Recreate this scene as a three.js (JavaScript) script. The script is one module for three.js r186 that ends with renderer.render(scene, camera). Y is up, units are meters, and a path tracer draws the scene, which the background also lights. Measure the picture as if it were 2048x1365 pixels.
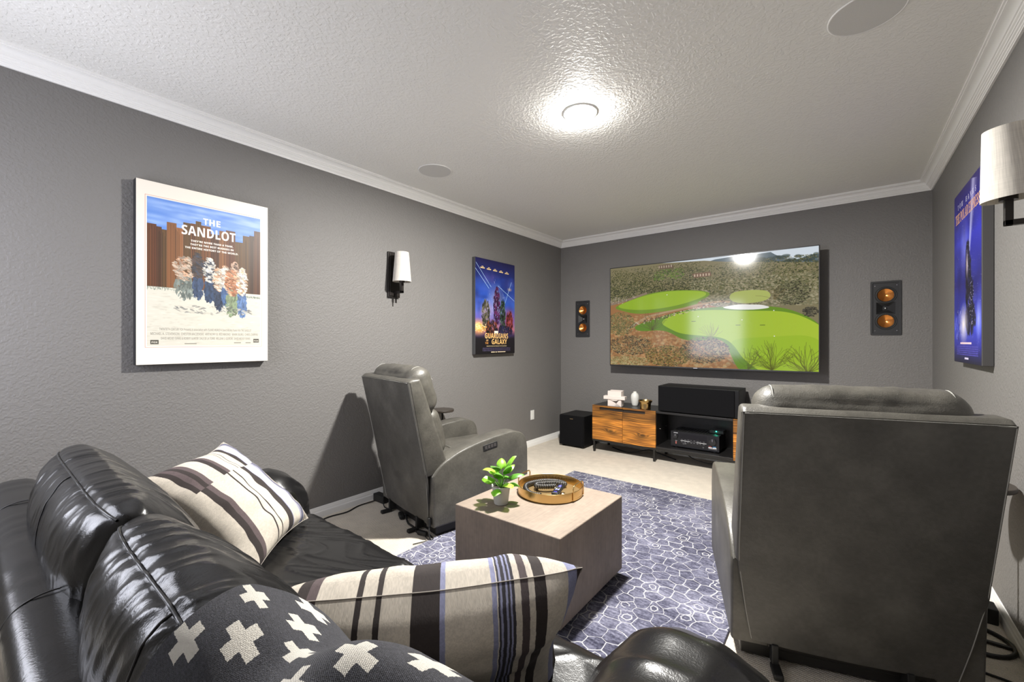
import * as THREE from 'three';
import { mergeGeometries, mergeVertices, toCreasedNormals } from 'three/addons/utils/BufferGeometryUtils.js';
import { RoundedBoxGeometry } from 'three/addons/geometries/RoundedBoxGeometry.js';
import { RectAreaLightUniformsLib } from 'three/addons/lights/RectAreaLightUniformsLib.js';

RectAreaLightUniformsLib.init();
const scene = new THREE.Scene();
const renderer = new THREE.WebGLRenderer({ antialias: true });
renderer.toneMapping = THREE.LinearToneMapping;
renderer.toneMappingExposure = 1.0;
renderer.shadowMap.enabled = true;
renderer.shadowMap.type = THREE.PCFSoftShadowMap;

// ------------------------------------------------------------------ camera (1.345 m above the floor, level, turned 38.1 degrees to the left of the room's long axis)
const camera = new THREE.PerspectiveCamera(2 * Math.atan(682.5 / 850) * 180 / Math.PI, 2048 / 1365, 0.05, 60);
camera.position.set(0, 1.345, 0);
camera.rotation.set(0, THREE.MathUtils.degToRad(38.1), 0);
scene.add(camera);

// ------------------------------------------------------------------ sky outside the window, ceiling lamp, window light
scene.background = new THREE.Color(0.62, 0.72, 1.0);
scene.backgroundIntensity = 2.0;
const LAMP = { x: -1.274, y: 2.74, z: -2.3 };
const LAMP_POWER = 3750, LAMP_SIZE = 0.115;
const lampLight = new THREE.RectAreaLight(new THREE.Color(1.0, 0.98, 0.93), LAMP_POWER, LAMP_SIZE, LAMP_SIZE);
lampLight.position.set(LAMP.x, LAMP.y - 0.0285, LAMP.z);
lampLight.rotation.x = -Math.PI / 2;
lampLight.castShadow = true;
scene.add(lampLight);
// ------------------------------------------------------------------ room measures
const XL = -3.16, XR = 0.595, ZF = -5.15, ZB = 0.62, H = 2.74;
const WIN = { x0: -2.95, x1: -1.75, y0: 0.95, y1: 2.3 };
const windowLight = new THREE.RectAreaLight(new THREE.Color(0.93, 0.93, 1.0), 7, WIN.x1 - WIN.x0 - 0.1, WIN.y1 - WIN.y0 - 0.1);
windowLight.position.set((WIN.x0 + WIN.x1) / 2, (WIN.y0 + WIN.y1) / 2, ZB + 0.02);
windowLight.castShadow = true;
scene.add(windowLight);

// ------------------------------------------------------------------ helpers
function rng(seed) { let a = seed >>> 0; return () => { a = (a + 0x6D2B79F5) | 0; let t = Math.imul(a ^ (a >>> 15), 1 | a); t = (t + Math.imul(t ^ (t >>> 7), 61 | t)) ^ t; return ((t ^ (t >>> 14)) >>> 0) / 4294967296; }; }
const hash = (x, y, z) => { let h = Math.imul(x, 374761393) ^ Math.imul(y, 668265263) ^ Math.imul(z, 2147483647 ^ 0x51ed270b); h = Math.imul(h ^ (h >>> 13), 1274126177); return ((h ^ (h >>> 16)) >>> 0) / 4294967296; };
const sm = (t) => t * t * (3 - 2 * t);
const clamp = (x, a = 0, b = 1) => Math.min(b, Math.max(a, x));
const smooth = (a, b, x) => sm(clamp((x - a) / (b - a)));
const lerp = (a, b, t) => a + (b - a) * t;
function noise3(x, y, z) {
  const i = Math.floor(x), j = Math.floor(y), k = Math.floor(z), u = sm(x - i), v = sm(y - j), w = sm(z - k);
  let r = 0;
  for (let a = 0; a < 2; a++) for (let b = 0; b < 2; b++) for (let c = 0; c < 2; c++) r += hash(i + a, j + b, k + c) * (a ? u : 1 - u) * (b ? v : 1 - v) * (c ? w : 1 - w);
  return r * 2 - 1;
}
function tileNoise(u, v, nx, ny, seed) {                              // u, v in 0..1, repeats
  const x = u * nx, y = v * ny, i = Math.floor(x), j = Math.floor(y), a = sm(x - i), b = sm(y - j);
  const g = (p, q) => hash(((p % nx) + nx) % nx, ((q % ny) + ny) % ny, seed);
  return lerp(lerp(g(i, j), g(i + 1, j), a), lerp(g(i, j + 1), g(i + 1, j + 1), a), b);
}
function dataTex(w, h, fn, color, repeat = true) {                    // fn(u, v) -> grey or [r, g, b], 0..1
  const d = new Uint8Array(w * h * 4);
  for (let y = 0; y < h; y++) for (let x = 0; x < w; x++) {
    const c = fn((x + 0.5) / w, (y + 0.5) / h), o = (y * w + x) * 4;
    if (typeof c === 'number') d[o] = d[o + 1] = d[o + 2] = clamp(c) * 255; else for (let k = 0; k < 3; k++) d[o + k] = clamp(c[k]) * 255;
    d[o + 3] = 255;
  }
  const t = new THREE.DataTexture(d, w, h, THREE.RGBAFormat);
  t.magFilter = THREE.LinearFilter; t.minFilter = THREE.LinearMipmapLinearFilter; t.generateMipmaps = true;
  if (repeat) t.wrapS = t.wrapT = THREE.RepeatWrapping;
  if (color) t.colorSpace = THREE.SRGBColorSpace;
  t.needsUpdate = true;
  return t;
}
function canvasTex(w, h, draw) {
  const c = document.createElement('canvas'); c.width = w; c.height = h;
  draw(c.getContext('2d'), w, h);
  const t = new THREE.CanvasTexture(c); t.colorSpace = THREE.SRGBColorSpace; t.anisotropy = 8;
  return t;
}
const L3 = (r, g, b) => new THREE.Color().setRGB(r, g, b);
function mat(o) { return new THREE.MeshStandardMaterial(o); }
function phys(o) { return new THREE.MeshPhysicalMaterial(o); }

const used = {};
function numbered(name) { const n = used[name] || 0; used[name] = n + 1; return n ? name + '_' + String(n).padStart(3, '0') : name; }
function thing(name, label, category, [x, y, z] = [0, 0, 0], turn = 0, group) {
  const o = new THREE.Group(); o.name = numbered(name); scene.add(o);
  o.position.set(x, y, z); o.rotation.y = turn; o.userData = { label, category };
  if (group) o.userData.group = group;
  return o;
}
function tag(o, label, category, group) { o.userData.label = label; o.userData.category = category; if (group) o.userData.group = group; return o; }
function part(name, geo, m, parent, label) {                          // geometry in the thing's own axes
  const g = Array.isArray(geo) ? merge(geo) : geo;
  const o = new THREE.Mesh(g, m); o.name = name; o.castShadow = o.receiveShadow = true;
  if (label) o.userData.label = label;
  (parent || scene).add(o);
  return o;
}
function wpart(name, geo, m, root, parent, label) {                   // geometry in world axes, for a thing that is not turned
  const g = Array.isArray(geo) ? merge(geo) : geo;
  g.translate(-root.position.x, -root.position.y, -root.position.z);
  return part(name, g, m, parent || root, label);
}
function single(name, geo, m, label, category, at) { const o = part(numbered(name), geo, m, scene); if (at) o.position.set(...at); return tag(o, label, category); }
function struct(name, geo, m, parent) { const o = part(name, geo, m, parent); if (!parent) o.userData.kind = 'structure'; return o; }
function merge(list) {
  const l = list.map((g) => { const n = g.index ? g.toNonIndexed() : g; for (const k of Object.keys(n.attributes)) if (!['position', 'normal', 'uv'].includes(k)) n.deleteAttribute(k); return n; });
  return mergeGeometries(l, false);
}
function metreUV(g, tile = 1) {                                       // planar uv in metres by the way each face points
  const n = g.index ? g.toNonIndexed() : g; const p = n.attributes.position, uv = new Float32Array(p.count * 2);
  const a = new THREE.Vector3(), b = new THREE.Vector3(), c = new THREE.Vector3();
  for (let i = 0; i < p.count; i += 3) {
    a.fromBufferAttribute(p, i); b.fromBufferAttribute(p, i + 1); c.fromBufferAttribute(p, i + 2);
    const nn = b.clone().sub(a).cross(c.clone().sub(a)); const ax = Math.abs(nn.x), ay = Math.abs(nn.y), az = Math.abs(nn.z);
    [a, b, c].forEach((q, k) => {
      const [s, t] = ay >= ax && ay >= az ? [q.x, -q.z] : ax >= az ? [q.z, q.y] : [q.x, q.y];
      uv[(i + k) * 2] = s / tile; uv[(i + k) * 2 + 1] = t / tile;
    });
  }
  n.setAttribute('uv', new THREE.BufferAttribute(uv, 2));
  return n;
}
function bx(x0, x1, y0, y1, z0, z1, r = 0, seg = 2) {                 // box between corners, with rounded edges when r > 0
  const w = x1 - x0, h = y1 - y0, d = z1 - z0;
  const g = r > 0 ? new RoundedBoxGeometry(w, h, d, seg, Math.min(r, w / 2.01, h / 2.01, d / 2.01)) : new THREE.BoxGeometry(w, h, d);
  return metreUV(g.translate((x0 + x1) / 2, (y0 + y1) / 2, (z0 + z1) / 2));
}
function cyl(r0, r1, h, x, y, z, seg = 32, axis = 'y', open = false) {    // r0 top, r1 bottom, centred
  const g = new THREE.CylinderGeometry(r0, r1, h, seg, 1, open);
  if (axis === 'z') g.rotateX(Math.PI / 2); if (axis === 'x') g.rotateZ(Math.PI / 2);
  return g.translate(x, y, z);
}
function tube(points, r, seg = 8, n = 0, closed = false, tension = 0.5) {
  const c = new THREE.CatmullRomCurve3(points.map((p) => new THREE.Vector3(...p)), closed, 'catmullrom', tension);
  return new THREE.TubeGeometry(c, n || points.length * 6, r, seg, closed);
}
function bar(points, r, seg = 8) {                                    // straight pieces with tight bends
  const path = new THREE.CurvePath(); const v = points.map((p) => new THREE.Vector3(...p));
  for (let i = 0; i < v.length - 1; i++) path.add(new THREE.LineCurve3(v[i], v[i + 1]));
  return new THREE.TubeGeometry(path, (v.length - 1) * 10, r, seg, false);
}
function lathe(pts, seg = 48) { return new THREE.LatheGeometry(pts.map((p) => new THREE.Vector2(...p)), seg); }
function extrude(pts, depth, bevel = 0, bseg = 2, curveSegments = 12) { // pts: [x, y] outline, extruded along +z from 0
  const s = pts instanceof THREE.Shape ? pts : new THREE.Shape(pts.map((p) => new THREE.Vector2(...p)));
  return new THREE.ExtrudeGeometry(s, { depth: depth - 2 * bevel, bevelEnabled: bevel > 0, bevelThickness: bevel, bevelSize: bevel, bevelOffset: -bevel, bevelSegments: bseg, curveSegments }).translate(0, 0, bevel);
}
function softBox(w, h, d, r, seg, bulge = [0, 0, 0], wr = null) {     // a stuffed block: rounded box, faces bulged, optional relief wr(x, y, z, n) in metres
  const mx = Math.max(w, h, d), n = (v) => Math.max(4, Math.round(seg * v / mx));
  let g = new THREE.BoxGeometry(w, h, d, n(w), n(h), n(d));
  g.deleteAttribute('uv'); g.deleteAttribute('normal'); g = mergeVertices(g, 1e-5);
  const p = g.attributes.position, hw = w / 2, hh = h / 2, hd = d / 2, nv = [];
  for (let i = 0; i < p.count; i++) {
    const x = p.getX(i), y = p.getY(i), z = p.getZ(i);
    const q = new THREE.Vector3(clamp(x, -hw + r, hw - r), clamp(y, -hh + r, hh - r), clamp(z, -hd + r, hd - r));
    const dir = new THREE.Vector3(x, y, z).sub(q).normalize(); nv.push(dir);
    const o = q.addScaledVector(dir, r);
    const cx = 1 - (x / hw) ** 2, cy = 1 - (y / hh) ** 2, cz = 1 - (z / hd) ** 2;
    o.x += bulge[0] * dir.x * cy * cz; o.y += bulge[1] * dir.y * cx * cz; o.z += bulge[2] * dir.z * cx * cy;
    p.setXYZ(i, o.x, o.y, o.z);
  }
  if (wr) for (let i = 0; i < p.count; i++) { const a = wr(p.getX(i), p.getY(i), p.getZ(i), nv[i]); p.setXYZ(i, p.getX(i) + nv[i].x * a, p.getY(i) + nv[i].y * a, p.getZ(i) + nv[i].z * a); }
  g.computeVertexNormals();
  return keepNormalsUV(g);
}
function keepNormalsUV(g, tile = 1) {                                 // smooth normals kept, metre uv per face
  const n = g.toNonIndexed(); const nor = n.attributes.normal.clone(); const r = metreUV(n, tile); r.setAttribute('normal', nor); return r;
}
function grid(nu, nv, f, closeV = false) {                            // surface from f(u, v) -> [x, y, z]; uv = u, v
  const pos = [], uv = [], idx = [];
  for (let j = 0; j <= nv; j++) for (let i = 0; i <= nu; i++) { pos.push(...f(i / nu, j / nv)); uv.push(i / nu, j / nv); }
  for (let j = 0; j < nv; j++) for (let i = 0; i < nu; i++) { const a = j * (nu + 1) + i, b = a + 1, c = a + nu + 1, d = c + 1; idx.push(a, b, d, a, d, c); }
  const g = new THREE.BufferGeometry(); g.setAttribute('position', new THREE.Float32BufferAttribute(pos, 3)); g.setAttribute('uv', new THREE.Float32BufferAttribute(uv, 2)); g.setIndex(idx); g.computeVertexNormals();
  return g;
}

// ------------------------------------------------------------------ materials
const orangePeel = dataTex(1024, 1024, (u, v) => { const a = tileNoise(u, v, 70, 70, 1), b = tileNoise(u, v, 130, 130, 2), c = tileNoise(u, v, 30, 30, 3); return 0.5 * smooth(0.35, 0.75, a) + 0.35 * b + 0.15 * c; });
const knockdown = dataTex(1024, 1024, (u, v) => { const a = tileNoise(u + 0.02 * tileNoise(u, v, 40, 40, 9), v, 60, 60, 4), b = tileNoise(u, v, 110, 110, 5), c = tileNoise(u, v, 20, 20, 6); return 0.55 * smooth(0.4, 0.7, a) + 0.25 * b + 0.2 * c; });
function tiled(t, s) { const c = t.clone(); c.repeat.set(1 / s, 1 / s); c.needsUpdate = true; return c; }
const wallMat = mat({ color: L3(0.17, 0.163, 0.157), roughness: 0.62, bumpMap: tiled(orangePeel, 0.62), bumpScale: 0.0016 });
const ceilMat = mat({ color: L3(0.84, 0.835, 0.805), roughness: 0.55, bumpMap: tiled(knockdown, 0.62), bumpScale: 0.0016 });
const trimMat = mat({ color: L3(0.88, 0.875, 0.855), roughness: 0.4 });
const carpetRelief = dataTex(1024, 1024, (u, v) => {
  const row = Math.sin((v * 36 + 0.35 * tileNoise(u, v, 40, 36, 3)) * Math.PI * 2), col = Math.sin((u * 60 + 0.5 * tileNoise(u, v, 30, 30, 8)) * Math.PI * 2);
  return 0.5 + 0.22 * row + 0.1 * col + 0.3 * (tileNoise(u, v, 220, 220, 4) - 0.5);
});
const carpetTone = dataTex(1024, 1024, (u, v) => {
  const n = 0.9 + 0.1 * tileNoise(u, v, 240, 240, 5) + 0.05 * (tileNoise(u, v, 9, 9, 6) - 0.5) + 0.05 * Math.sin((v * 36 + 0.35 * tileNoise(u, v, 40, 36, 3)) * Math.PI * 2);
  return [0.87 * n, 0.83 * n, 0.77 * n];
}, true);
const carpetMat = mat({ map: tiled(carpetTone, 0.42), roughness: 0.95, bumpMap: tiled(carpetRelief, 0.42), bumpScale: 0.004 });
const hide = dataTex(1024, 1024, (u, v) => {                           // fine grain of leather with a few creases
  const a = tileNoise(u, v, 160, 160, 11), b = tileNoise(u, v, 80, 80, 12), c = tileNoise(u + 0.03 * tileNoise(u, v, 12, 12, 14), v, 18, 18, 13);
  return 0.45 * a + 0.3 * b + 0.35 * (1 - Math.abs(2 * c - 1)) ** 3;
});
const hideTone = dataTex(512, 512, (u, v) => { const n = 0.85 + 0.15 * (tileNoise(u, v, 5, 5, 21) - 0.5) + 0.12 * (tileNoise(u, v, 13, 13, 22) - 0.5) + 0.08 * (tileNoise(u, v, 60, 60, 23) - 0.5); return [n, n * 0.995, n * 0.975]; }, true);
const greyLeather = mat({ color: L3(0.115, 0.109, 0.097), map: tiled(hideTone, 0.7), roughness: 0.44, bumpMap: tiled(hide, 0.3), bumpScale: 0.0006 });
const rearLeather = mat({ color: L3(0.1, 0.096, 0.09), map: tiled(hideTone, 0.7), roughness: 0.5, bumpMap: tiled(hide, 0.3), bumpScale: 0.0006, side: THREE.DoubleSide });
const greyStitch = mat({ color: L3(0.3, 0.295, 0.27), roughness: 0.7 });
const greyPiping = mat({ color: L3(0.15, 0.145, 0.13), roughness: 0.5 });
const blackLeather = mat({ color: L3(0.008, 0.0078, 0.0082), roughness: 0.245, bumpMap: tiled(hide, 0.3), bumpScale: 0.00025 });
const seamThread = mat({ color: L3(0.06, 0.058, 0.06), roughness: 0.5 });
const blackPiping = mat({ color: L3(0.02, 0.02, 0.02), roughness: 0.32 });
const blackMetal = mat({ color: L3(0.018, 0.017, 0.016), roughness: 0.42, metalness: 0.3 });
const bronzeMetal = mat({ color: L3(0.022, 0.018, 0.016), roughness: 0.35, metalness: 0.4 });
const blackPlastic = mat({ color: L3(0.012, 0.012, 0.012), roughness: 0.45 });
const blackCloth = phys({ color: L3(0.006, 0.006, 0.007), roughness: 0.95, specularIntensity: 0.25, bumpMap: tiled(dataTex(256, 256, (u, v) => 0.5 + 0.25 * Math.sin(u * 64 * 6.2832) + 0.25 * Math.sin(v * 64 * 6.2832)), 0.12), bumpScale: 0.0006 });
const blackVinyl = phys({ color: L3(0.006, 0.006, 0.0065), roughness: 0.45, specularIntensity: 0.5 });
const whitePlastic = mat({ color: L3(0.8, 0.8, 0.78), roughness: 0.4 });
const chrome = mat({ color: L3(0.7, 0.7, 0.7), roughness: 0.2, metalness: 1 });
const copper = mat({ color: L3(0.83, 0.34, 0.09), roughness: 0.26, metalness: 1 });
const rubberMat = mat({ color: L3(0.01, 0.01, 0.01), roughness: 0.6 });
const linen = phys({ color: L3(0.82, 0.79, 0.74), roughness: 0.95, transmission: 0.25, thickness: 0, bumpMap: null, side: THREE.DoubleSide,
  map: dataTex(512, 512, (u, v) => { const n = 0.9 + 0.1 * tileNoise(u, v, 200, 6, 31) - 0.05 * tileNoise(u, v, 5, 200, 32); return [n, n * 0.99, n * 0.975]; }, true) });

// ------------------------------------------------------------------ the room
const T = 0.14;
function wallWithHoles(name, holes, z, depthDir) {                     // wall in the x-y plane
  const s = new THREE.Shape([[XL - T, 0], [XR + T, 0], [XR + T, H], [XL - T, H]].map((p) => new THREE.Vector2(...p)));
  for (const [x0, x1, y0, y1] of holes) s.holes.push(new THREE.Path([[x0, y0], [x0, y1], [x1, y1], [x1, y0]].map((p) => new THREE.Vector2(...p))));
  const g = new THREE.ExtrudeGeometry(s, { depth: T, bevelEnabled: false }).translate(0, 0, depthDir < 0 ? z - T : z);
  return struct(name, metreUV(g), wallMat);
}
const SPK = [[-2.92, -2.706], [0.183, 0.398]], SPKY = [1.398, 1.892];
struct('floor', bx(XL - T, XR + T, -0.1, 0, ZF - T, ZB + T), carpetMat);
struct('ceiling', bx(XL - T, XR + T, H, H + 0.12, ZF - T, ZB + T), ceilMat);
struct('wall_left', bx(XL - T, XL, 0, H, ZF, ZB), wallMat);
struct('wall_right', bx(XR, XR + T, 0, H, ZF, ZB), wallMat);
wallWithHoles('wall_far', SPK.map(([a, b]) => [a + 0.014, b - 0.014, SPKY[0] + 0.014, SPKY[1] - 0.014]), ZF, -1);
wallWithHoles('wall_back', [[WIN.x0, WIN.x1, WIN.y0, WIN.y1]], ZB, 1);
// window behind the camera: frame, meeting rail, glass
{
  const w = new THREE.Group(); w.name = 'window_1'; w.userData.kind = 'structure'; scene.add(w);
  const { x0, x1, y0, y1 } = WIN, z0 = ZB + 0.03, z1 = ZB + 0.09, f = 0.05;
  part('frame', [bx(x0, x1, y0, y0 + f, z0, z1), bx(x0, x1, y1 - f, y1, z0, z1), bx(x0, x0 + f, y0 + f, y1 - f, z0, z1), bx(x1 - f, x1, y0 + f, y1 - f, z0, z1)], trimMat, w);
  part('meeting_rail', bx(x0 + f, x1 - f, (y0 + y1) / 2 - 0.02, (y0 + y1) / 2 + 0.02, z0 + 0.01, z1 - 0.01), trimMat, w);
  const glass = phys({ color: 0xffffff, roughness: 0, transmission: 1, thickness: 0, ior: 1.5 });
  part('pane', bx(x0 + f, x1 - f, y0 + f, (y0 + y1) / 2 - 0.02, z0 + 0.028, z0 + 0.032), glass, w);
  part('pane', bx(x0 + f, x1 - f, (y0 + y1) / 2 + 0.02, y1 - f, z0 + 0.028, z0 + 0.032), glass, w);
}
// crown moulding and baseboard: a profile (projection from the wall, height) run along a wall with mitred ends
function run(profile, from, to, inward) {                             // from, to: [x, z] along the wall's inner face; inward: unit [x, z]
  const dx = to[0] - from[0], dz = to[1] - from[1], len = Math.hypot(dx, dz), d = [dx / len, dz / len], pos = [], idx = [];
  const n = profile.length;
  const at = (p, y, s) => [from[0] + d[0] * s + inward[0] * p, y, from[1] + d[1] * s + inward[1] * p];
  const tri = (a, b, c) => pos.push(...a, ...b, ...c);
  const flip = d[0] * inward[1] - d[1] * inward[0] < 0;
  for (let i = 0; i < n; i++) {
    const [p, y] = profile[i], [q, t] = profile[(i + 1) % n];
    const a = at(p, y, p), b = at(q, t, q), c = at(q, t, len - q), e = at(p, y, len - p);
    if (flip) { tri(a, b, c); tri(a, c, e); } else { tri(a, c, b); tri(a, e, c); }
  }
  const g = new THREE.BufferGeometry(); g.setAttribute('position', new THREE.Float32BufferAttribute(pos, 3)); g.computeVertexNormals();
  return metreUV(toCreasedNormals(g, 0.5));
}
const crown = [[0, 2.655], [0.01, 2.655], [0.011, 2.661], [0.015, 2.662], [0.017, 2.668], [0.022, 2.671], [0.024, 2.677], [0.028, 2.678], [0.03, 2.684], [0.036, 2.688], [0.038, 2.694], [0.043, 2.696]];
for (let k = 1; k <= 6; k++) { const a = k / 6 * Math.PI / 2; crown.push([0.043 + 0.031 * (1 - Math.cos(a)), 2.696 + 0.027 * Math.sin(a)]); }
crown.push([0.078, 2.724], [0.078, 2.729], [0.086, 2.73], [0.086, 2.74], [0, 2.74]);
const skirting = [[0, 0], [0.014, 0], [0.014, 0.042], [0.011, 0.047], [0.01, 0.052], [0.0095, 0.06], [0.006, 0.067], [0.006, 0.072], [0.004, 0.079], [0, 0.08]];
const sides = { left: [[XL, ZF], [XL, ZB], [1, 0]], far: [[XL, ZF], [XR, ZF], [0, 1]], right: [[XR, ZF], [XR, ZB], [-1, 0]], back: [[XL, ZB], [XR, ZB], [0, -1]] };
Object.entries(sides).forEach(([k, [a, b, i]], n) => { struct('trim_' + (n + 1), run(crown, a, b, i), trimMat); struct('baseboard_' + k, run(skirting, a, b, i), trimMat); });

// ------------------------------------------------------------------ ceiling lamp and ceiling speakers
{
  const t = thing('ceiling_light', 'round white flush ceiling lamp, lit, in the middle of the ceiling', 'ceiling light', [LAMP.x, LAMP.y, LAMP.z]);
  part('trim_ring', lathe([[0.09, 0], [0.104, 0], [0.104, -0.004], [0.1, -0.007], [0.095, -0.0075], [0.091, -0.006], [0.09, 0]], 64), trimMat, t);
  part('diffuser', lathe([[0.0905, -0.006], [0.088, -0.014], [0.078, -0.02], [0.06, -0.0235], [0.03, -0.0255], [0.0005, -0.026]], 64), mat({ color: 0xffffff, emissive: L3(1, 0.96, 0.9), emissiveIntensity: 700, roughness: 0.6, side: THREE.DoubleSide }), t, 'glowing white diffuser');
}
{
  const grille = mat({ color: L3(0.64, 0.635, 0.615), roughness: 0.7, bumpMap: tiled(dataTex(256, 256, (u, v) => (Math.hypot((u * 24) % 1 - 0.5, (v * 24) % 1 - 0.5) < 0.3 ? 0 : 1)), 0.06), bumpScale: 0.0002 });
  const rimMat = mat({ color: L3(0.8, 0.795, 0.78), roughness: 0.5 });
  for (const [x, label] of [[-2.642, 'round flush ceiling speaker above the wall with the baseball poster and sconce'], [0.072, 'round flush ceiling speaker above the wall with the blue night poster']]) {
    const t = thing('ceiling_speaker', label, 'speaker', [x, H, -2.35]);
    part('rim', lathe([[0.128, -0.0005], [0.136, -0.0005], [0.136, -0.004], [0.133, -0.006], [0.129, -0.006], [0.128, -0.004], [0.128, -0.0005]], 72), rimMat, t);
    part('grille', metreUV(new THREE.CylinderGeometry(0.1285, 0.1285, 0.004, 72).translate(0, -0.003, 0)), grille, t, 'pale grey perforated grille');
  }
}
// ------------------------------------------------------------------ wall sconces (local: wall at x = 0, room towards +x)
function sconce(label, at, turn, tilt) {
  const t = thing('wall_sconce', label, 'wall lamp', at, turn, 'pair of wall sconces');
  part('backplate', [bx(0, 0.022, -0.2, 0.2, -0.062, 0.062, 0.003), bx(0.022, 0.03, -0.188, 0.188, -0.05, 0.05, 0.002)], bronzeMetal, t);
  part('arm', [bx(0.03, 0.142, -0.168, -0.148, -0.011, 0.011, 0.002), bx(0.12, 0.142, -0.168, -0.075, -0.011, 0.011, 0.002)], bronzeMetal, t);
  part('finial', bx(0.04, 0.052, -0.25, -0.168, -0.006, 0.006, 0.001), bronzeMetal, t, 'short square rod below the backplate');
  part('socket_cup', [cyl(0.024, 0.024, 0.03, 0.131, -0.062, 0), cyl(0.016, 0.016, 0.12, 0.131, 0.0, 0)], bronzeMetal, t);
  const sh = lathe([[0.079, -0.13], [0.058, 0.125]], 64), inn = lathe([[0.0565, 0.125], [0.0775, -0.13]], 64);
  const lip = lathe([[0.0775, -0.13], [0.079, -0.13]], 64), lip2 = lathe([[0.058, 0.125], [0.0565, 0.125]], 64);
  const s = part('shade', merge([sh, inn, lip, lip2]), linen, t, 'off-white linen shade');
  s.position.set(0.131, 0.06, 0); s.rotation.set(tilt[0], 0, tilt[1]);
  part('spider_ring', [cyl(0.02, 0.02, 0.004, 0, 0.03, 0), bar([[-0.066, 0.03, 0], [0.066, 0.03, 0]], 0.0015, 6), bar([[0, 0.03, -0.066], [0, 0.03, 0.066]], 0.0015, 6)], bronzeMetal, s);
  return t;
}
sconce('dark bronze wall sconce with white linen shade between the two posters', [XL, 1.93, -2.315], 0, [0, 0]);
sconce('dark bronze wall sconce with white linen shade beside the blue night poster', [XR, 1.93, -2.315], Math.PI, [-0.05, -0.075]);

// ------------------------------------------------------------------ posters: deep wrapped canvases; generic pictures with the titles in plain lettering
function blob(g, x, y, rx, ry, color, soft = 0.0) {
  g.save(); g.translate(x, y); g.scale(rx, ry);
  if (soft) { const gr = g.createRadialGradient(0, 0, 1 - soft, 0, 0, 1); gr.addColorStop(0, color); gr.addColorStop(1, color.replace(/[\d.]+\)$/, '0)')); g.fillStyle = gr; } else g.fillStyle = color;
  g.beginPath(); g.arc(0, 0, 1, 0, 7); g.fill(); g.restore();
}
function dabs(g, r, x, y, rx, ry, n, tones, len = 16, wid = 6, lean = Math.PI / 2) {   // loose brush dabs inside an ellipse
  for (let i = 0; i < n; i++) { const a = r() * 6.283, d = Math.sqrt(r()); g.save(); g.translate(x + Math.cos(a) * d * rx, y + Math.sin(a) * d * ry); g.rotate(lean + (r() - 0.5) * 0.9); g.fillStyle = tones[Math.floor(r() * tones.length)]; g.beginPath(); g.ellipse(0, 0, len * (0.4 + r() * 0.8), wid * (0.4 + r() * 0.8), 0, 0, 7); g.fill(); g.restore(); }
}
function credits(g, cx, y, lines, size, color) { g.fillStyle = color; g.textAlign = 'center'; lines.forEach(([w, s], i) => { g.save(); g.font = `${size}px sans-serif`; g.translate(cx, y + i * size * 1.35); g.scale(w / g.measureText(s).width, 1); g.fillText(s, 0, 0); g.restore(); }); }
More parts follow.
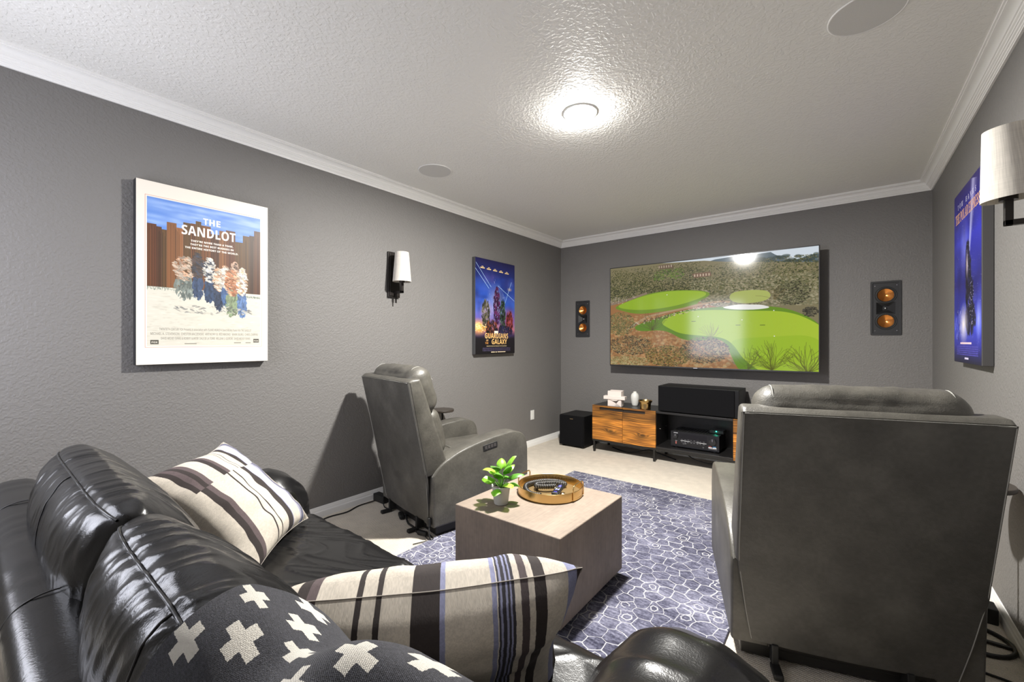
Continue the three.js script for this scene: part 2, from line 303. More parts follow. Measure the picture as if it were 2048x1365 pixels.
const artTeam = canvasTex(1024, 1536, (g, w, h) => {
  const r = rng(5);
  g.fillStyle = '#e4ddd2'; g.fillRect(0, 0, w, h);
  const X0 = 70, X1 = 954, Y0 = 130, Y1 = 1380;
  g.strokeStyle = '#c98b7c'; g.lineWidth = 3; g.strokeRect(X0 - 12, Y0 - 12, X1 - X0 + 24, Y1 - Y0 + 24);
  g.save(); g.beginPath(); g.rect(X0, Y0, X1 - X0, Y1 - Y0); g.clip();
  g.fillStyle = '#5d86cf'; g.fillRect(X0, Y0, X1 - X0, 500);
  for (let i = 0; i < 130; i++) blob(g, X0 + r() * 900, Y0 + 20 + r() * 230, 40 + r() * 120, 8 + r() * 26, 'rgba(214,226,244,0.16)', 1);
  let x = X0; const tones = ['#5a3420', '#6d4326', '#4a2c1c', '#7a4f30', '#583f24', '#66391f', '#8a5a38', '#3f2a1c'];
  while (x < X1) { const bw = 34 + r() * 46, top = 260 + r() * 120 + 40 * Math.sin(x / 90); g.fillStyle = tones[Math.floor(r() * tones.length)]; g.fillRect(x, top, bw, 900 - top);
    for (let k = 0; k < 14; k++) { g.fillStyle = r() < 0.5 ? 'rgba(25,14,8,0.3)' : 'rgba(160,110,60,0.16)'; g.fillRect(x + r() * bw, top + r() * 60, 1.5 + r() * 3, 640); } x += bw; }
  g.fillStyle = '#cdc9bc'; g.fillRect(X0, 880, X1 - X0, 560);
  for (let i = 0; i < 420; i++) blob(g, X0 + r() * 900, 885 + r() * 480, 10 + r() * 40, 3 + r() * 6, r() < 0.5 ? 'rgba(168,163,148,0.3)' : 'rgba(228,225,214,0.3)', 1);
  for (let i = 0; i < 120; i++) { g.fillStyle = 'rgba(70,90,80,0.5)'; g.fillRect(X0 + r() * 260, 872 + r() * 26, 3, 12); g.fillRect(X0 + 700 + r() * 200, 900 + r() * 16, 3, 10); }
  // loose upright dabs of colour where the picture's group stands
  const blocks = [[330, 560, 96, 190, '#c9a084', '#b3a493', '#77807a'], [430, 520, 50, 210, '#3a3f4c', '#4b3d38', '#3a4a66'], [520, 545, 50, 210, '#39404f', '#d8d2c8', '#33435f'], [592, 620, 44, 200, '#bb9376', '#cfc6b8', '#2e3a50'], [650, 600, 42, 190, '#c39a7c', '#d9cfc2', '#44608a'], [730, 560, 42, 220, '#5c463a', '#b79a86', '#5d7aa0'], [706, 640, 74, 220, '#caa283', '#a8704f', '#7c8a6c'], [790, 610, 50, 240, '#c7a383', '#dcd7cf', '#5a76a2']];
  const shade = (c, k) => { const n = parseInt(c.slice(1), 16); return 'rgba(' + [n >> 16, (n >> 8) & 255, n & 255].map((q) => Math.round(clamp(q * k, 0, 255))).join(',') + ',0.85)'; };
  for (const [bx0, by0, bw, bh, a, b, c] of blocks) {
    const t3 = (q) => [shade(q, 0.75), shade(q, 0.95), shade(q, 1.1)];
    dabs(g, r, bx0, by0 + 66 + bh * 1.25, bw * 0.75, bh * 0.55, 170, t3(c), 26, 9);
    dabs(g, r, bx0, by0 + 60 + bh * 0.42, bw * 0.85, bh * 0.55, 220, [...t3(b), ...t3(b), ...t3(a)], 18, 8, 0.4);
  }
  dabs(g, r, 560, 1060, 330, 40, 120, ['rgba(90,92,94,0.5)', 'rgba(190,186,174,0.7)'], 20, 6, 0.1);
  g.restore();
  g.textAlign = 'center'; g.fillStyle = '#fbeeea'; g.font = 'bold 78px sans-serif'; g.fillText('THE', 540, 285);
  g.save(); g.translate(520, 400); g.scale(0.92, 1.1); g.font = 'bold 104px sans-serif'; g.fillText('SANDLOT', 0, 0); g.restore();
  g.fillStyle = '#f4efe8'; g.font = 'bold 24px sans-serif'; ["THEY'RE MORE THAN A TEAM,", "THEY'RE THE BEST BUDDIES IN", 'THE ENTIRE HISTORY OF THE WORLD.'].forEach((s, i) => g.fillText(s, 545, 455 + i * 32));
  credits(g, 512, 1248, [[720, 'TWENTIETH CENTURY FOX Presents in association with ISLAND WORLD A David Mickey Evans Film THE SANDLOT'], [840, 'MICHAEL A. STEVENSON  CHESTER KACZENSKI  ANTHONY B. RICHMOND  MARK BURG  CHRIS ZARPAS'], [700, 'DAVID MICKEY EVANS & ROBERT GUNTER  DALE DE LA TORRE  WILLIAM S. GILMORE  DAVID MICKEY EVANS']], 29, '#6f6b60');
  g.fillStyle = '#4a473f'; g.fillRect(92, 1330, 56, 36); g.fillRect(890, 1318, 50, 36); g.fillStyle = '#8a867a'; g.fillRect(330, 1358, 90, 8); g.fillRect(720, 1352, 60, 8); g.fillRect(820, 1352, 46, 8);
  g.fillStyle = '#d9d4c8'; g.font = 'bold 22px sans-serif'; g.fillText('FOX', 120, 1357); g.fillText('FOX', 915, 1345);
});
const artSpace = canvasTex(768, 1152, (g, w, h) => {
  const r = rng(8); const gr = g.createLinearGradient(0, 0, 0, h);
  [[0, '#1b1846'], [0.2, '#20307c'], [0.45, '#2d55b8'], [0.62, '#6a5aa8'], [0.74, '#b06a78'], [0.8, '#3a2a50'], [0.84, '#15121c'], [1, '#100e14']].forEach(([a, c]) => gr.addColorStop(a, c));
  g.fillStyle = gr; g.fillRect(0, 0, w, h);
  for (let i = 0; i < 90; i++) blob(g, r() * w, 150 + r() * 700, 40 + r() * 130, 30 + r() * 90, ['rgba(40,90,210,0.16)', 'rgba(10,12,50,0.22)', 'rgba(200,120,190,0.1)', 'rgba(110,160,240,0.13)'][i % 4], 1);
  blob(g, 60, 830, 170, 120, 'rgba(255,190,90,0.95)', 1); blob(g, 40, 820, 80, 60, 'rgba(255,240,190,0.95)', 1); blob(g, 660, 330, 60, 30, 'rgba(255,200,150,0.7)', 1);
  blob(g, 380, 520, 190, 260, 'rgba(250,220,230,0.5)', 1); blob(g, 640, 700, 150, 170, 'rgba(200,70,80,0.55)', 1); blob(g, 200, 640, 130, 180, 'rgba(250,200,170,0.5)', 1);
  g.strokeStyle = 'rgba(190,225,255,0.85)'; g.lineWidth = 5; for (const [a, b, c, d] of [[10, 60, 290, 330], [0, 130, 250, 350], [760, 470, 420, 300], [700, 230, 560, 520]]) { g.beginPath(); g.moveTo(a, b); g.lineTo(c, d); g.stroke(); }
  // soft dark masses only: no figures
  for (const [x, y, a, b, tones] of [[400, 560, 62, 240, ['rgba(60,22,66,0.9)', 'rgba(96,34,84,0.8)', 'rgba(30,14,40,0.9)']], [520, 690, 58, 220, ['rgba(24,40,36,0.9)', 'rgba(16,18,22,0.9)', 'rgba(60,92,60,0.6)']], [190, 680, 76, 180, ['rgba(70,68,56,0.85)', 'rgba(40,40,38,0.9)', 'rgba(130,120,90,0.6)']], [300, 850, 110, 110, ['rgba(48,30,34,0.9)', 'rgba(20,16,20,0.9)', 'rgba(150,70,40,0.6)']], [660, 760, 70, 150, ['rgba(110,30,36,0.85)', 'rgba(60,18,24,0.9)', 'rgba(180,80,70,0.6)']], [540, 880, 190, 70, ['rgba(22,20,44,0.9)', 'rgba(40,40,80,0.8)']]]) dabs(g, r, x, y, a, b, 260, tones, 26, 8);
  dabs(g, r, 400, 480, 200, 300, 70, ['rgba(255,230,235,0.5)', 'rgba(180,210,255,0.5)'], 18, 2.5); dabs(g, r, 90, 830, 120, 60, 90, ['rgba(255,170,60,0.8)', 'rgba(255,235,170,0.8)'], 14, 5, 0.2);
  g.textAlign = 'center'; g.fillStyle = '#e9c98f'; for (let i = 0; i < 5; i++) { g.fillRect(130 + i * 118 - 18, 92 + i * 4, 36, 8); g.fillRect(130 + i * 118 - 40, 106 + i * 4, 80, 13); }
  const gold = g.createLinearGradient(0, 905, 0, 1010); gold.addColorStop(0, '#f0c078'); gold.addColorStop(0.5, '#fbe3b4'); gold.addColorStop(1, '#c98a44'); g.fillStyle = gold;
  g.fillStyle = '#f2e9da'; g.fillRect(350, 868, 76, 30);
  g.fillStyle = gold; g.save(); g.translate(400, 962); g.scale(0.98, 1.1); g.font = 'bold 82px sans-serif'; g.fillText('GUARDIANS', 0, 0); g.restore();
  g.font = 'bold 34px sans-serif'; g.fillText('OF', 218, 1000); g.fillText('THE', 208, 1032); g.save(); g.translate(450, 1034); g.scale(1.02, 1.1); g.font = 'bold 80px sans-serif'; g.fillText('GALAXY', 0, 0); g.restore();
  g.font = 'bold 15px sans-serif'; g.fillStyle = '#e8cf9f'; g.fillText('FROM THE STUDIO THAT BROUGHT YOU THE AVENGERS', 400, 1062);
  g.fillStyle = '#4c4564'; for (let i = 0; i < 4; i++) for (let k = 0; k < 26; k++) g.fillRect(130 + k * 21 + r() * 4, 1076 + i * 12, 12 + r() * 6, 7);
  g.fillStyle = '#e3cfae'; g.fillRect(290, 1126, 70, 10); g.fillRect(372, 1126, 30, 10); g.fillRect(414, 1126, 160, 9);
});
const artNight = canvasTex(768, 1152, (g, w, h) => {
  const r = rng(12); const gr = g.createLinearGradient(0, 0, 0, h);
  [[0, '#251a5e'], [0.3, '#2c2fae'], [0.55, '#1c1a66'], [0.8, '#3a45c8'], [0.9, '#2a2a92'], [1, '#14102e']].forEach(([a, c]) => gr.addColorStop(a, c));
  g.fillStyle = gr; g.fillRect(0, 0, w, h);
  for (let i = 0; i < 60; i++) blob(g, r() * w, 150 + r() * 880, 40 + r() * 120, 30 + r() * 120, ['rgba(70,90,240,0.16)', 'rgba(12,8,50,0.25)', 'rgba(160,170,255,0.1)'][i % 3], 1);
  g.save(); g.translate(430, 560); g.rotate(0.22); for (let i = 0; i < 9; i++) { g.fillStyle = `rgba(225,228,255,${0.05 + i * 0.012})`; g.beginPath(); g.moveTo(-10, 0); g.lineTo(10, 0); g.lineTo(130 - i * 13, -560); g.lineTo(-60 + i * 8, -560); g.fill(); } g.restore();
  blob(g, 320, 400, 150, 220, 'rgba(190,195,255,0.4)', 1);
  // one plain dark tapering mass and a glow at its foot
  for (const [x, y, a, b] of [[415, 470, 50, 90], [440, 600, 80, 130], [470, 740, 110, 140], [490, 870, 140, 90]]) dabs(g, r, x, y, a, b, 220, ['rgba(16,14,40,0.92)', 'rgba(10,8,24,0.95)', 'rgba(40,36,84,0.8)'], 30, 9);
  dabs(g, r, 520, 760, 60, 160, 26, ['rgba(220,215,240,0.6)'], 22, 2, 0.1); dabs(g, r, 150, 900, 120, 100, 60, ['rgba(24,20,70,0.8)', 'rgba(190,195,255,0.6)'], 22, 4);
  blob(g, 300, 900, 150, 150, 'rgba(255,246,235,0.95)', 1); blob(g, 700, 880, 90, 130, 'rgba(190,200,255,0.7)', 1); blob(g, 400, 520, 40, 110, 'rgba(255,235,225,0.8)', 1);
  for (let i = 0; i < 420; i++) { g.fillStyle = `rgba(235,238,255,${0.25 + r() * 0.6})`; g.beginPath(); g.arc(r() * w, 120 + r() * 960, 0.8 + r() * 2, 0, 7); g.fill(); }
  g.textAlign = 'center'; g.fillStyle = '#e8e4f2'; g.font = '46px serif'; 'TOM HANKS'.split('').forEach((c, i) => g.fillText(c, 130 + i * 62, 112));
  g.fillStyle = '#e0a878'; g.save(); g.translate(390, 205); g.font = 'bold 92px serif'; g.scale(690 / g.measureText('THE POLAR EXPRESS').width, 1); g.fillText('THE POLAR EXPRESS', 0, 0); g.restore();
  g.fillStyle = '#e6c9d2'; g.fillRect(200, 1018, 320, 12); g.fillStyle = '#4a44a8'; for (let i = 0; i < 5; i++) for (let k = 0; k < 26; k++) g.fillRect(90 + k * 23 + r() * 4, 1042 + i * 13, 13 + r() * 7, 8);
  g.fillStyle = '#cfc8e6'; g.fillRect(330, 1116, 110, 12);
});
function poster(label, wall, y0, y1, z0, z1, depth, tex, edge) {       // z0 the edge nearer the television
  const right = wall > 0, x = right ? XR : XL, t = thing('canvas_poster', label, 'poster', [x, y0, (z0 + z1) / 2], right ? -Math.PI / 2 : Math.PI / 2);
  const w = z1 - z0, h = y1 - y0;                                      // local: wall plane z = 0, picture towards +z
  part('stretcher_frame', bx(-w / 2, w / 2, 0, h, 0.001, depth - 0.001, 0.003), mat({ color: edge, roughness: 0.6 }), t);
  part('print', new THREE.BoxGeometry(w - 0.004, h - 0.004, 0.002).translate(0, h / 2, depth - 0.001), [0, 1, 2, 3, 4, 5].map((k) => (k === 4 ? mat({ map: tex, roughness: 0.42 }) : mat({ color: edge, roughness: 0.6 }))), t);
  return t;
}
poster('white-bordered wrapped canvas poster with blue sky, brown fence and a title', -1, 1.209, 2.257, -1.257, -0.568, 0.055, artTeam, L3(0.02, 0.02, 0.022));
poster('dark blue and orange space poster with gold title on wrapped canvas', -1, 1.2, 2.25, -4.022, -3.332, 0.047, artSpace, L3(0.05, 0.05, 0.052));
poster('deep blue night poster with a light beam on wrapped canvas', 1, 1.215, 2.255, -3.89, -3.2, 0.045, artNight, L3(0.055, 0.052, 0.052));
{
  const t = thing('wall_outlet', 'white wall outlet plate low on the wall near the subwoofer', 'outlet', [XL, 0.397, -4.45]);
  part('plate', bx(0, 0.006, -0.06, 0.06, -0.037, 0.037, 0.002), whitePlastic, t);
  for (const y of [-0.022, 0.022]) part('receptacle', bx(0.006, 0.009, y - 0.015, y + 0.015, -0.016, 0.016, 0.001), whitePlastic, t);
}

// ------------------------------------------------------------------ television, showing a golf course seen from above
const golf = canvasTex(1600, 900, (g, w, h) => {
  const r = rng(77), P = (l) => { g.beginPath(); l.forEach(([u, v], i) => (i ? g.lineTo(u * w, v * h) : g.moveTo(u * w, v * h))); g.closePath(); };
  const curve = (l) => { g.beginPath(); const p = l.map(([u, v]) => [u * w, v * h]); g.moveTo((p[0][0] + p[p.length - 1][0]) / 2, (p[0][1] + p[p.length - 1][1]) / 2); p.forEach((a, i) => { const b = p[(i + 1) % p.length]; g.quadraticCurveTo(a[0], a[1], (a[0] + b[0]) / 2, (a[1] + b[1]) / 2); }); g.closePath(); };
  g.fillStyle = '#dfe9f2'; g.fillRect(0, 0, w, h);
  g.fillStyle = '#5d6d76'; P([[0.5, 0.05], [0.57, 0.02], [0.64, 0.012], [0.7, 0.004], [0.76, 0.012], [0.815, 0.008], [0.832, 0.032], [0.87, 0.074], [0.912, 0.094], [0.95, 0.082], [0.974, 0.066], [1, 0.06], [1, 0.2], [0.5, 0.2]]); g.fill();
  g.fillStyle = '#4a5850'; for (let i = 0; i < 160; i++) blob(g, (0.6 + r() * 0.4) * w, (0.05 + r() * 0.09) * h, 8 + r() * 26, 4 + r() * 9, 'rgba(52,66,60,0.5)');
  g.fillStyle = '#857c5c'; P([[0, 0], [0.3, 0.0], [0.52, 0.02], [0.62, 0.05], [0.8, 0.09], [1, 0.13], [1, 1], [0, 1]]); g.fill();
  const scrub = (u0, u1, v0, v1, n, s, tones) => { for (let i = 0; i < n; i++) { const u = u0 + r() * (u1 - u0), v = v0 + r() * (v1 - v0), q = s * 0.55 * (0.35 + v) * (0.3 + r()); blob(g, u * w, v * h, q * 1.5, q, tones[Math.floor(r() * tones.length)]); } };
  const olive = ['rgba(70,74,38,0.8)', 'rgba(100,98,56,0.75)', 'rgba(46,50,26,0.8)', 'rgba(132,122,84,0.6)', 'rgba(170,156,116,0.5)', 'rgba(84,92,44,0.75)'];
  scrub(0, 1, 0.06, 0.34, 8000, 12, olive); scrub(0, 0.5, 0.02, 0.3, 3500, 13, olive.slice(0, 4)); scrub(0.45, 1, 0.2, 0.46, 3000, 14, ['rgba(160,152,122,0.6)', 'rgba(190,180,150,0.5)', 'rgba(120,118,86,0.6)', 'rgba(96,98,66,0.5)']);
  g.fillStyle = '#6e5a48'; P([[0.28, 0.02], [0.34, 0.015], [0.37, 0.04], [0.36, 0.06], [0.29, 0.06]]); g.fill(); g.fillStyle = '#b9a893'; for (let i = 0; i < 6; i++) g.fillRect((0.285 + i * 0.013) * w, 0.025 * h, 9, 20);
  g.fillStyle = '#7d5f4a'; P([[0.46, 0.13], [0.55, 0.125], [0.555, 0.165], [0.47, 0.17]]); g.fill(); g.fillStyle = '#cdb79d'; for (let i = 0; i < 6; i++) g.fillRect((0.47 + i * 0.014) * w, 0.138 * h, 10, 20);
  scrub(0.26, 0.42, 0.06, 0.16, 160, 22, ['rgba(88,112,40,0.8)', 'rgba(66,88,36,0.8)', 'rgba(120,140,60,0.6)']);
  // ground below the greens
  g.fillStyle = '#a06f40'; P([[0, 0.36], [0.2, 0.3], [0.5, 0.4], [0.6, 0.46], [0.5, 0.8], [0.7, 1], [0, 1]]); g.fill();
  scrub(0, 0.66, 0.5, 1, 3000, 14, ['rgba(170,120,72,0.5)', 'rgba(205,160,110,0.45)', 'rgba(140,96,56,0.5)', 'rgba(190,176,130,0.4)']);
  g.strokeStyle = '#8d7a66'; g.lineWidth = 20; g.beginPath(); [[0.0, 0.375], [0.1, 0.34], [0.17, 0.305], [0.22, 0.28]].forEach(([u, v], i) => (i ? g.lineTo(u * w, v * h) : g.moveTo(u * w, v * h))); g.stroke(); scrub(0, 0.2, 0.3, 0.38, 160, 8, ['rgba(200,190,175,0.8)', 'rgba(90,76,62,0.8)']);
  const lime = (l, a, b) => { const gr = g.createLinearGradient(0, 0, w, 0); gr.addColorStop(0, a); gr.addColorStop(1, b); g.fillStyle = gr; curve(l); g.fill(); };
  lime([[0.015, 0.41], [0.095, 0.356], [0.16, 0.322], [0.223, 0.288], [0.314, 0.27], [0.415, 0.274], [0.498, 0.288], [0.55, 0.315], [0.54, 0.351], [0.49, 0.39], [0.484, 0.432], [0.387, 0.455], [0.269, 0.478], [0.16, 0.486], [0.078, 0.45]], '#6f8f1c', '#87a838');
  lime([[0.03, 0.402], [0.1, 0.355], [0.2, 0.305], [0.314, 0.276], [0.43, 0.282], [0.52, 0.3], [0.535, 0.335], [0.48, 0.375], [0.38, 0.42], [0.25, 0.448], [0.12, 0.44]], '#93b520', '#b4cf4c');
  lime([[0.635, 0.385], [0.645, 0.33], [0.694, 0.316], [0.753, 0.317], [0.805, 0.33], [0.818, 0.375], [0.8, 0.41], [0.747, 0.43], [0.67, 0.425]], '#a8b258', '#b8c26a');
  lime([[0.144, 0.617], [0.176, 0.583], [0.254, 0.547], [0.314, 0.51], [0.415, 0.466], [0.511, 0.452], [0.614, 0.45], [0.735, 0.455], [0.826, 0.465], [0.902, 0.5], [1.0, 0.6], [1.06, 0.8], [1.02, 1.05], [0.69, 1.04], [0.655, 0.928], [0.627, 0.797], [0.595, 0.736], [0.524, 0.748], [0.457, 0.755], [0.401, 0.735], [0.344, 0.669], [0.285, 0.648], [0.208, 0.659], [0.16, 0.651]], '#5c8414', '#6d951c');
  lime([[0.29, 0.58], [0.337, 0.52], [0.387, 0.487], [0.471, 0.472], [0.583, 0.474], [0.676, 0.49], [0.764, 0.497], [0.848, 0.505], [0.912, 0.532], [0.965, 0.58], [1.04, 0.68], [1.04, 1.05], [0.8, 1.05], [0.7, 0.92], [0.658, 0.785], [0.602, 0.718], [0.484, 0.704], [0.401, 0.686], [0.35, 0.644]], '#98ba1e', '#b2cc34');
  g.globalAlpha = 0.35; lime([[0.62, 0.74], [0.8, 0.72], [1.02, 0.7], [1.04, 1.02], [0.8, 1.02], [0.7, 0.9]], '#7fae10', '#8ab814'); g.globalAlpha = 1;
  g.fillStyle = '#f4f3ec'; curve([[0.6, 0.456], [0.633, 0.444], [0.682, 0.434], [0.735, 0.442], [0.776, 0.445], [0.822, 0.474], [0.764, 0.486], [0.706, 0.484], [0.645, 0.476]]); g.fill();
  g.strokeStyle = '#b49670'; g.lineWidth = 16; g.beginPath(); [[0.1, 0.64], [0.16, 0.575], [0.22, 0.515], [0.33, 0.475], [0.415, 0.45], [0.49, 0.42], [0.6, 0.4], [0.64, 0.41]].forEach(([u, v], i) => (i ? g.lineTo(u * w, v * h) : g.moveTo(u * w, v * h))); g.stroke();
  for (let i = 0; i < 130; i++) { const t = r(); blob(g, (0.12 + t * 0.5) * w, (0.6 - t * 0.2 + (r() - 0.5) * 0.03) * h, 4 + r() * 5, 3 + r() * 3, r() < 0.5 ? 'rgba(90,72,56,0.8)' : 'rgba(205,190,165,0.8)'); }
  // bushes, branches
  const bush = (u, v, rx, ry, n, tones) => { for (let i = 0; i < n * 4; i++) { const a = r() * 6.283, d = Math.sqrt(r()); blob(g, (u + Math.cos(a) * d * rx) * w, (v + Math.sin(a) * d * ry) * h, 1.5 + r() * 7, 1 + r() * 4, tones[Math.floor(r() * tones.length)]); } };
  const G1 = ['rgba(96,102,52,0.75)', 'rgba(130,132,72,0.6)', 'rgba(66,70,38,0.75)', 'rgba(154,150,90,0.5)'], G2 = ['rgba(60,50,34,0.8)', 'rgba(92,80,46,0.7)', 'rgba(120,112,66,0.6)', 'rgba(44,38,26,0.8)', 'rgba(160,146,96,0.5)'];
  bush(0.06, 0.58, 0.09, 0.12, 260, G1); bush(0.9, 0.36, 0.07, 0.1, 240, ['rgba(70,72,44,0.75)', 'rgba(104,104,70,0.65)', 'rgba(128,124,90,0.5)', 'rgba(48,46,32,0.75)']); bush(0.97, 0.52, 0.03, 0.04, 60, ['rgba(50,46,36,0.85)', 'rgba(90,86,70,0.7)']);
  bush(0.12, 0.8, 0.13, 0.1, 330, G2); bush(0.52, 0.84, 0.12, 0.12, 420, G2); bush(0.33, 0.9, 0.12, 0.1, 320, ['rgba(120,112,52,0.75)', 'rgba(86,82,40,0.8)', 'rgba(150,138,76,0.6)', 'rgba(60,50,32,0.7)']); bush(0.1, 0.96, 0.14, 0.05, 220, ['rgba(160,150,96,0.7)', 'rgba(110,104,56,0.7)', 'rgba(190,178,130,0.6)']);
  const twig = (u, v, s, n, col) => { g.strokeStyle = col; for (let i = 0; i < n; i++) { let x = u * w, y = v * h, a = -Math.PI / 2 + (r() - 0.5) * 2; g.lineWidth = 2.4; g.beginPath(); g.moveTo(x, y); for (let k = 0; k < 6; k++) { a += (r() - 0.5) * 0.7; x += Math.cos(a) * s * (0.6 + r()); y += Math.sin(a) * s * (0.6 + r()); g.lineTo(x, y); } g.stroke(); } };
  twig(0.25, 0.65, 22, 26, 'rgba(84,76,42,0.7)'); twig(0.55, 0.74, 18, 20, 'rgba(120,116,70,0.6)'); twig(0.82, 1.0, 30, 50, 'rgba(88,92,22,0.6)'); twig(0.96, 1.02, 30, 44, 'rgba(84,84,26,0.65)'); twig(0.72, 1.0, 24, 22, 'rgba(84,92,26,0.6)'); twig(0.83, 0.41, 16, 20, 'rgba(110,96,60,0.6)'); twig(0.06, 0.66, 22, 30, 'rgba(90,90,50,0.6)');
  g.fillStyle = '#3c4a18'; for (const [u, v] of [[0.781, 0.618], [0.676, 0.614], [0.467, 0.571]]) { g.fillRect(u * w - 16, v * h, 34, 4); }
  g.fillStyle = '#f6f7f2'; for (const [u, v] of [[0.694, 0.571], [0.828, 0.5], [0.49, 0.53], [0.83, 0.715], [0.33, 0.31]]) { g.beginPath(); g.arc(u * w, v * h, 4, 0, 7); g.fill(); }
});
{
  const x0 = -2.337, x1 = -0.19, y0 = 1.035, y1 = 2.262, zf = -4.98;
  const t = thing('television', 'large thin-framed television showing a green golf course', 'television', [(x0 + x1) / 2, y0, ZF]);
  wpart('housing', [bx(x0, x1, y0, y1, zf - 0.035, zf - 0.006, 0.004), bx(x0 + 0.25, x1 - 0.25, y0 + 0.08, y1 - 0.25, zf - 0.08, zf - 0.03, 0.01)], blackPlastic, t);
  const b = 0.0085, bb = 0.016;
  wpart('bezel', [bx(x0, x1, y1 - b, y1, zf - 0.008, zf, 0.002), bx(x0, x1, y0, y0 + bb, zf - 0.008, zf, 0.002), bx(x0, x0 + b, y0 + bb, y1 - b, zf - 0.008, zf, 0.002), bx(x1 - b, x1, y0 + bb, y1 - b, zf - 0.008, zf, 0.002)], mat({ color: L3(0.05, 0.05, 0.052), roughness: 0.35, metalness: 0.6 }), t);
  const scr = new THREE.PlaneGeometry(x1 - x0 - 2 * b, y1 - y0 - b - bb).translate((x0 + x1) / 2, (y0 + bb + y1 - b) / 2, zf - 0.0045);
  wpart('screen', scr, phys({ color: L3(0.012, 0.012, 0.012), roughness: 0.1, emissive: 0xffffff, emissiveMap: golf, emissiveIntensity: 0.8, specularIntensity: 1 }), t, t, 'lit screen with a golf course');
  wpart('wall_mount', [bx(-1.6, -0.95, 1.45, 1.85, ZF, ZF + 0.02), bx(-1.5, -1.05, 1.5, 1.8, ZF + 0.02, zf - 0.075)], blackMetal, t);
  wpart('logo_plate', bx((x0 + x1) / 2 - 0.022 - 0.05, (x0 + x1) / 2 + 0.022 - 0.05, y0 + 0.004, y0 + 0.01, zf, zf + 0.001), mat({ color: L3(0.6, 0.6, 0.6), roughness: 0.3, metalness: 1 }), t);
}
// ------------------------------------------------------------------ in-wall speakers
function wallSpeaker(k, label) {
  const [x0, x1] = SPK[k], [y0, y1] = SPKY, cx = (x0 + x1) / 2, t = thing('wall_speaker', label, 'speaker', [cx, y0, ZF], 0, 'speakers set into the television wall');
  const w = x1 - x0, h = y1 - y0, rect = (hw, a, b, rr) => { const s = new THREE.Shape(); s.moveTo(-hw + rr, a); s.lineTo(hw - rr, a); s.quadraticCurveTo(hw, a, hw, a + rr); s.lineTo(hw, b - rr); s.quadraticCurveTo(hw, b, hw - rr, b); s.lineTo(-hw + rr, b); s.quadraticCurveTo(-hw, b, -hw, b - rr); s.lineTo(-hw, a + rr); s.quadraticCurveTo(-hw, a, -hw + rr, a); return s; };
  const ring = rect(w / 2, 0, h, 0.012); ring.holes.push(rect(w / 2 - 0.017, 0.017, h - 0.017, 0.006));
  part('bezel', new THREE.ExtrudeGeometry(ring, { depth: 0.007, bevelEnabled: true, bevelSize: 0.0015, bevelThickness: 0.0015, bevelSegments: 2, bevelOffset: -0.0015 }), mat({ color: L3(0.022, 0.022, 0.024), roughness: 0.55 }), t);
  const base = mat({ color: L3(0.02, 0.02, 0.022), roughness: 0.5 });
  const face = rect(w / 2 - 0.0165, 0.0165, h - 0.0165, 0.004), ry = [0.128, h - 0.128], R = 0.077;
  for (const y of ry) { const p = new THREE.Path(); p.absarc(0, y, R, 0, Math.PI * 2, true); face.holes.push(p); }
  const hw = 0.066, hh = 0.055, ho = new THREE.Path([[-hw, h / 2 - hh], [-hw, h / 2 + hh], [hw, h / 2 + hh], [hw, h / 2 - hh]].map((p) => new THREE.Vector2(...p))); face.holes.push(ho);
  part('baffle', new THREE.ExtrudeGeometry(face, { depth: 0.006, bevelEnabled: false, curveSegments: 32 }).translate(0, 0, -0.004), base, t);
  part('back_box', bx(-w / 2 + 0.0165, w / 2 - 0.0165, 0.0165, h - 0.0165, -0.075, -0.07), blackPlastic, t);
  for (const y of ry) {
    const wf = new THREE.Group(); wf.name = 'woofer'; wf.position.set(0, y, 0); t.add(wf);
    const rot = (g) => g.rotateX(Math.PI / 2);
    part('surround', rot(lathe([[0.078, -0.004], [0.0775, 0.004], [0.073, 0.005], [0.07, 0.001], [0.066, 0.005], [0.061, 0.006], [0.057, 0.001], [0.056, -0.004]], 48)), rubberMat, wf);
    part('cone', rot(lathe([[0.0585, 0.0005], [0.05, -0.006], [0.035, -0.016], [0.02, -0.025], [0.008, -0.03], [0.0003, -0.031]], 48)), copper, wf, 'spun copper cone');
  }
  const horn = []; const q = (a, b, z) => [[-a, h / 2 - b, z], [a, h / 2 - b, z], [a, h / 2 + b, z], [-a, h / 2 + b, z]], A = q(hw, hh, 0.002), B = q(0.02, 0.018, -0.03), pos = [];
  for (let i = 0; i < 4; i++) { const j = (i + 1) % 4; pos.push(...A[i], ...A[j], ...B[j], ...A[i], ...B[j], ...B[i]); }
  pos.push(...B[0], ...B[1], ...B[2], ...B[0], ...B[2], ...B[3]);
  const hg = new THREE.BufferGeometry(); hg.setAttribute('position', new THREE.Float32BufferAttribute(pos, 3)); hg.computeVertexNormals();
  part('horn', metreUV(hg), mat({ color: L3(0.012, 0.012, 0.013), roughness: 0.4, side: THREE.DoubleSide }), t);
  part('tweeter', new THREE.SphereGeometry(0.011, 20, 14).translate(0, h / 2, -0.027), mat({ color: L3(0.5, 0.5, 0.5), roughness: 0.25, metalness: 1 }), t);
  for (const [sx, sy] of [[-1, 0.042], [1, 0.042], [-1, h - 0.042], [1, h - 0.042]]) part('screw', cyl(0.004, 0.004, 0.003, sx * (w / 2 - 0.032), sy, 0.003, 12, 'z'), chrome, t);
}
wallSpeaker(0, 'black in-wall speaker with two copper cones beside the television, nearest the subwoofer');
wallSpeaker(1, 'black in-wall speaker with two copper cones between television and blue night poster');

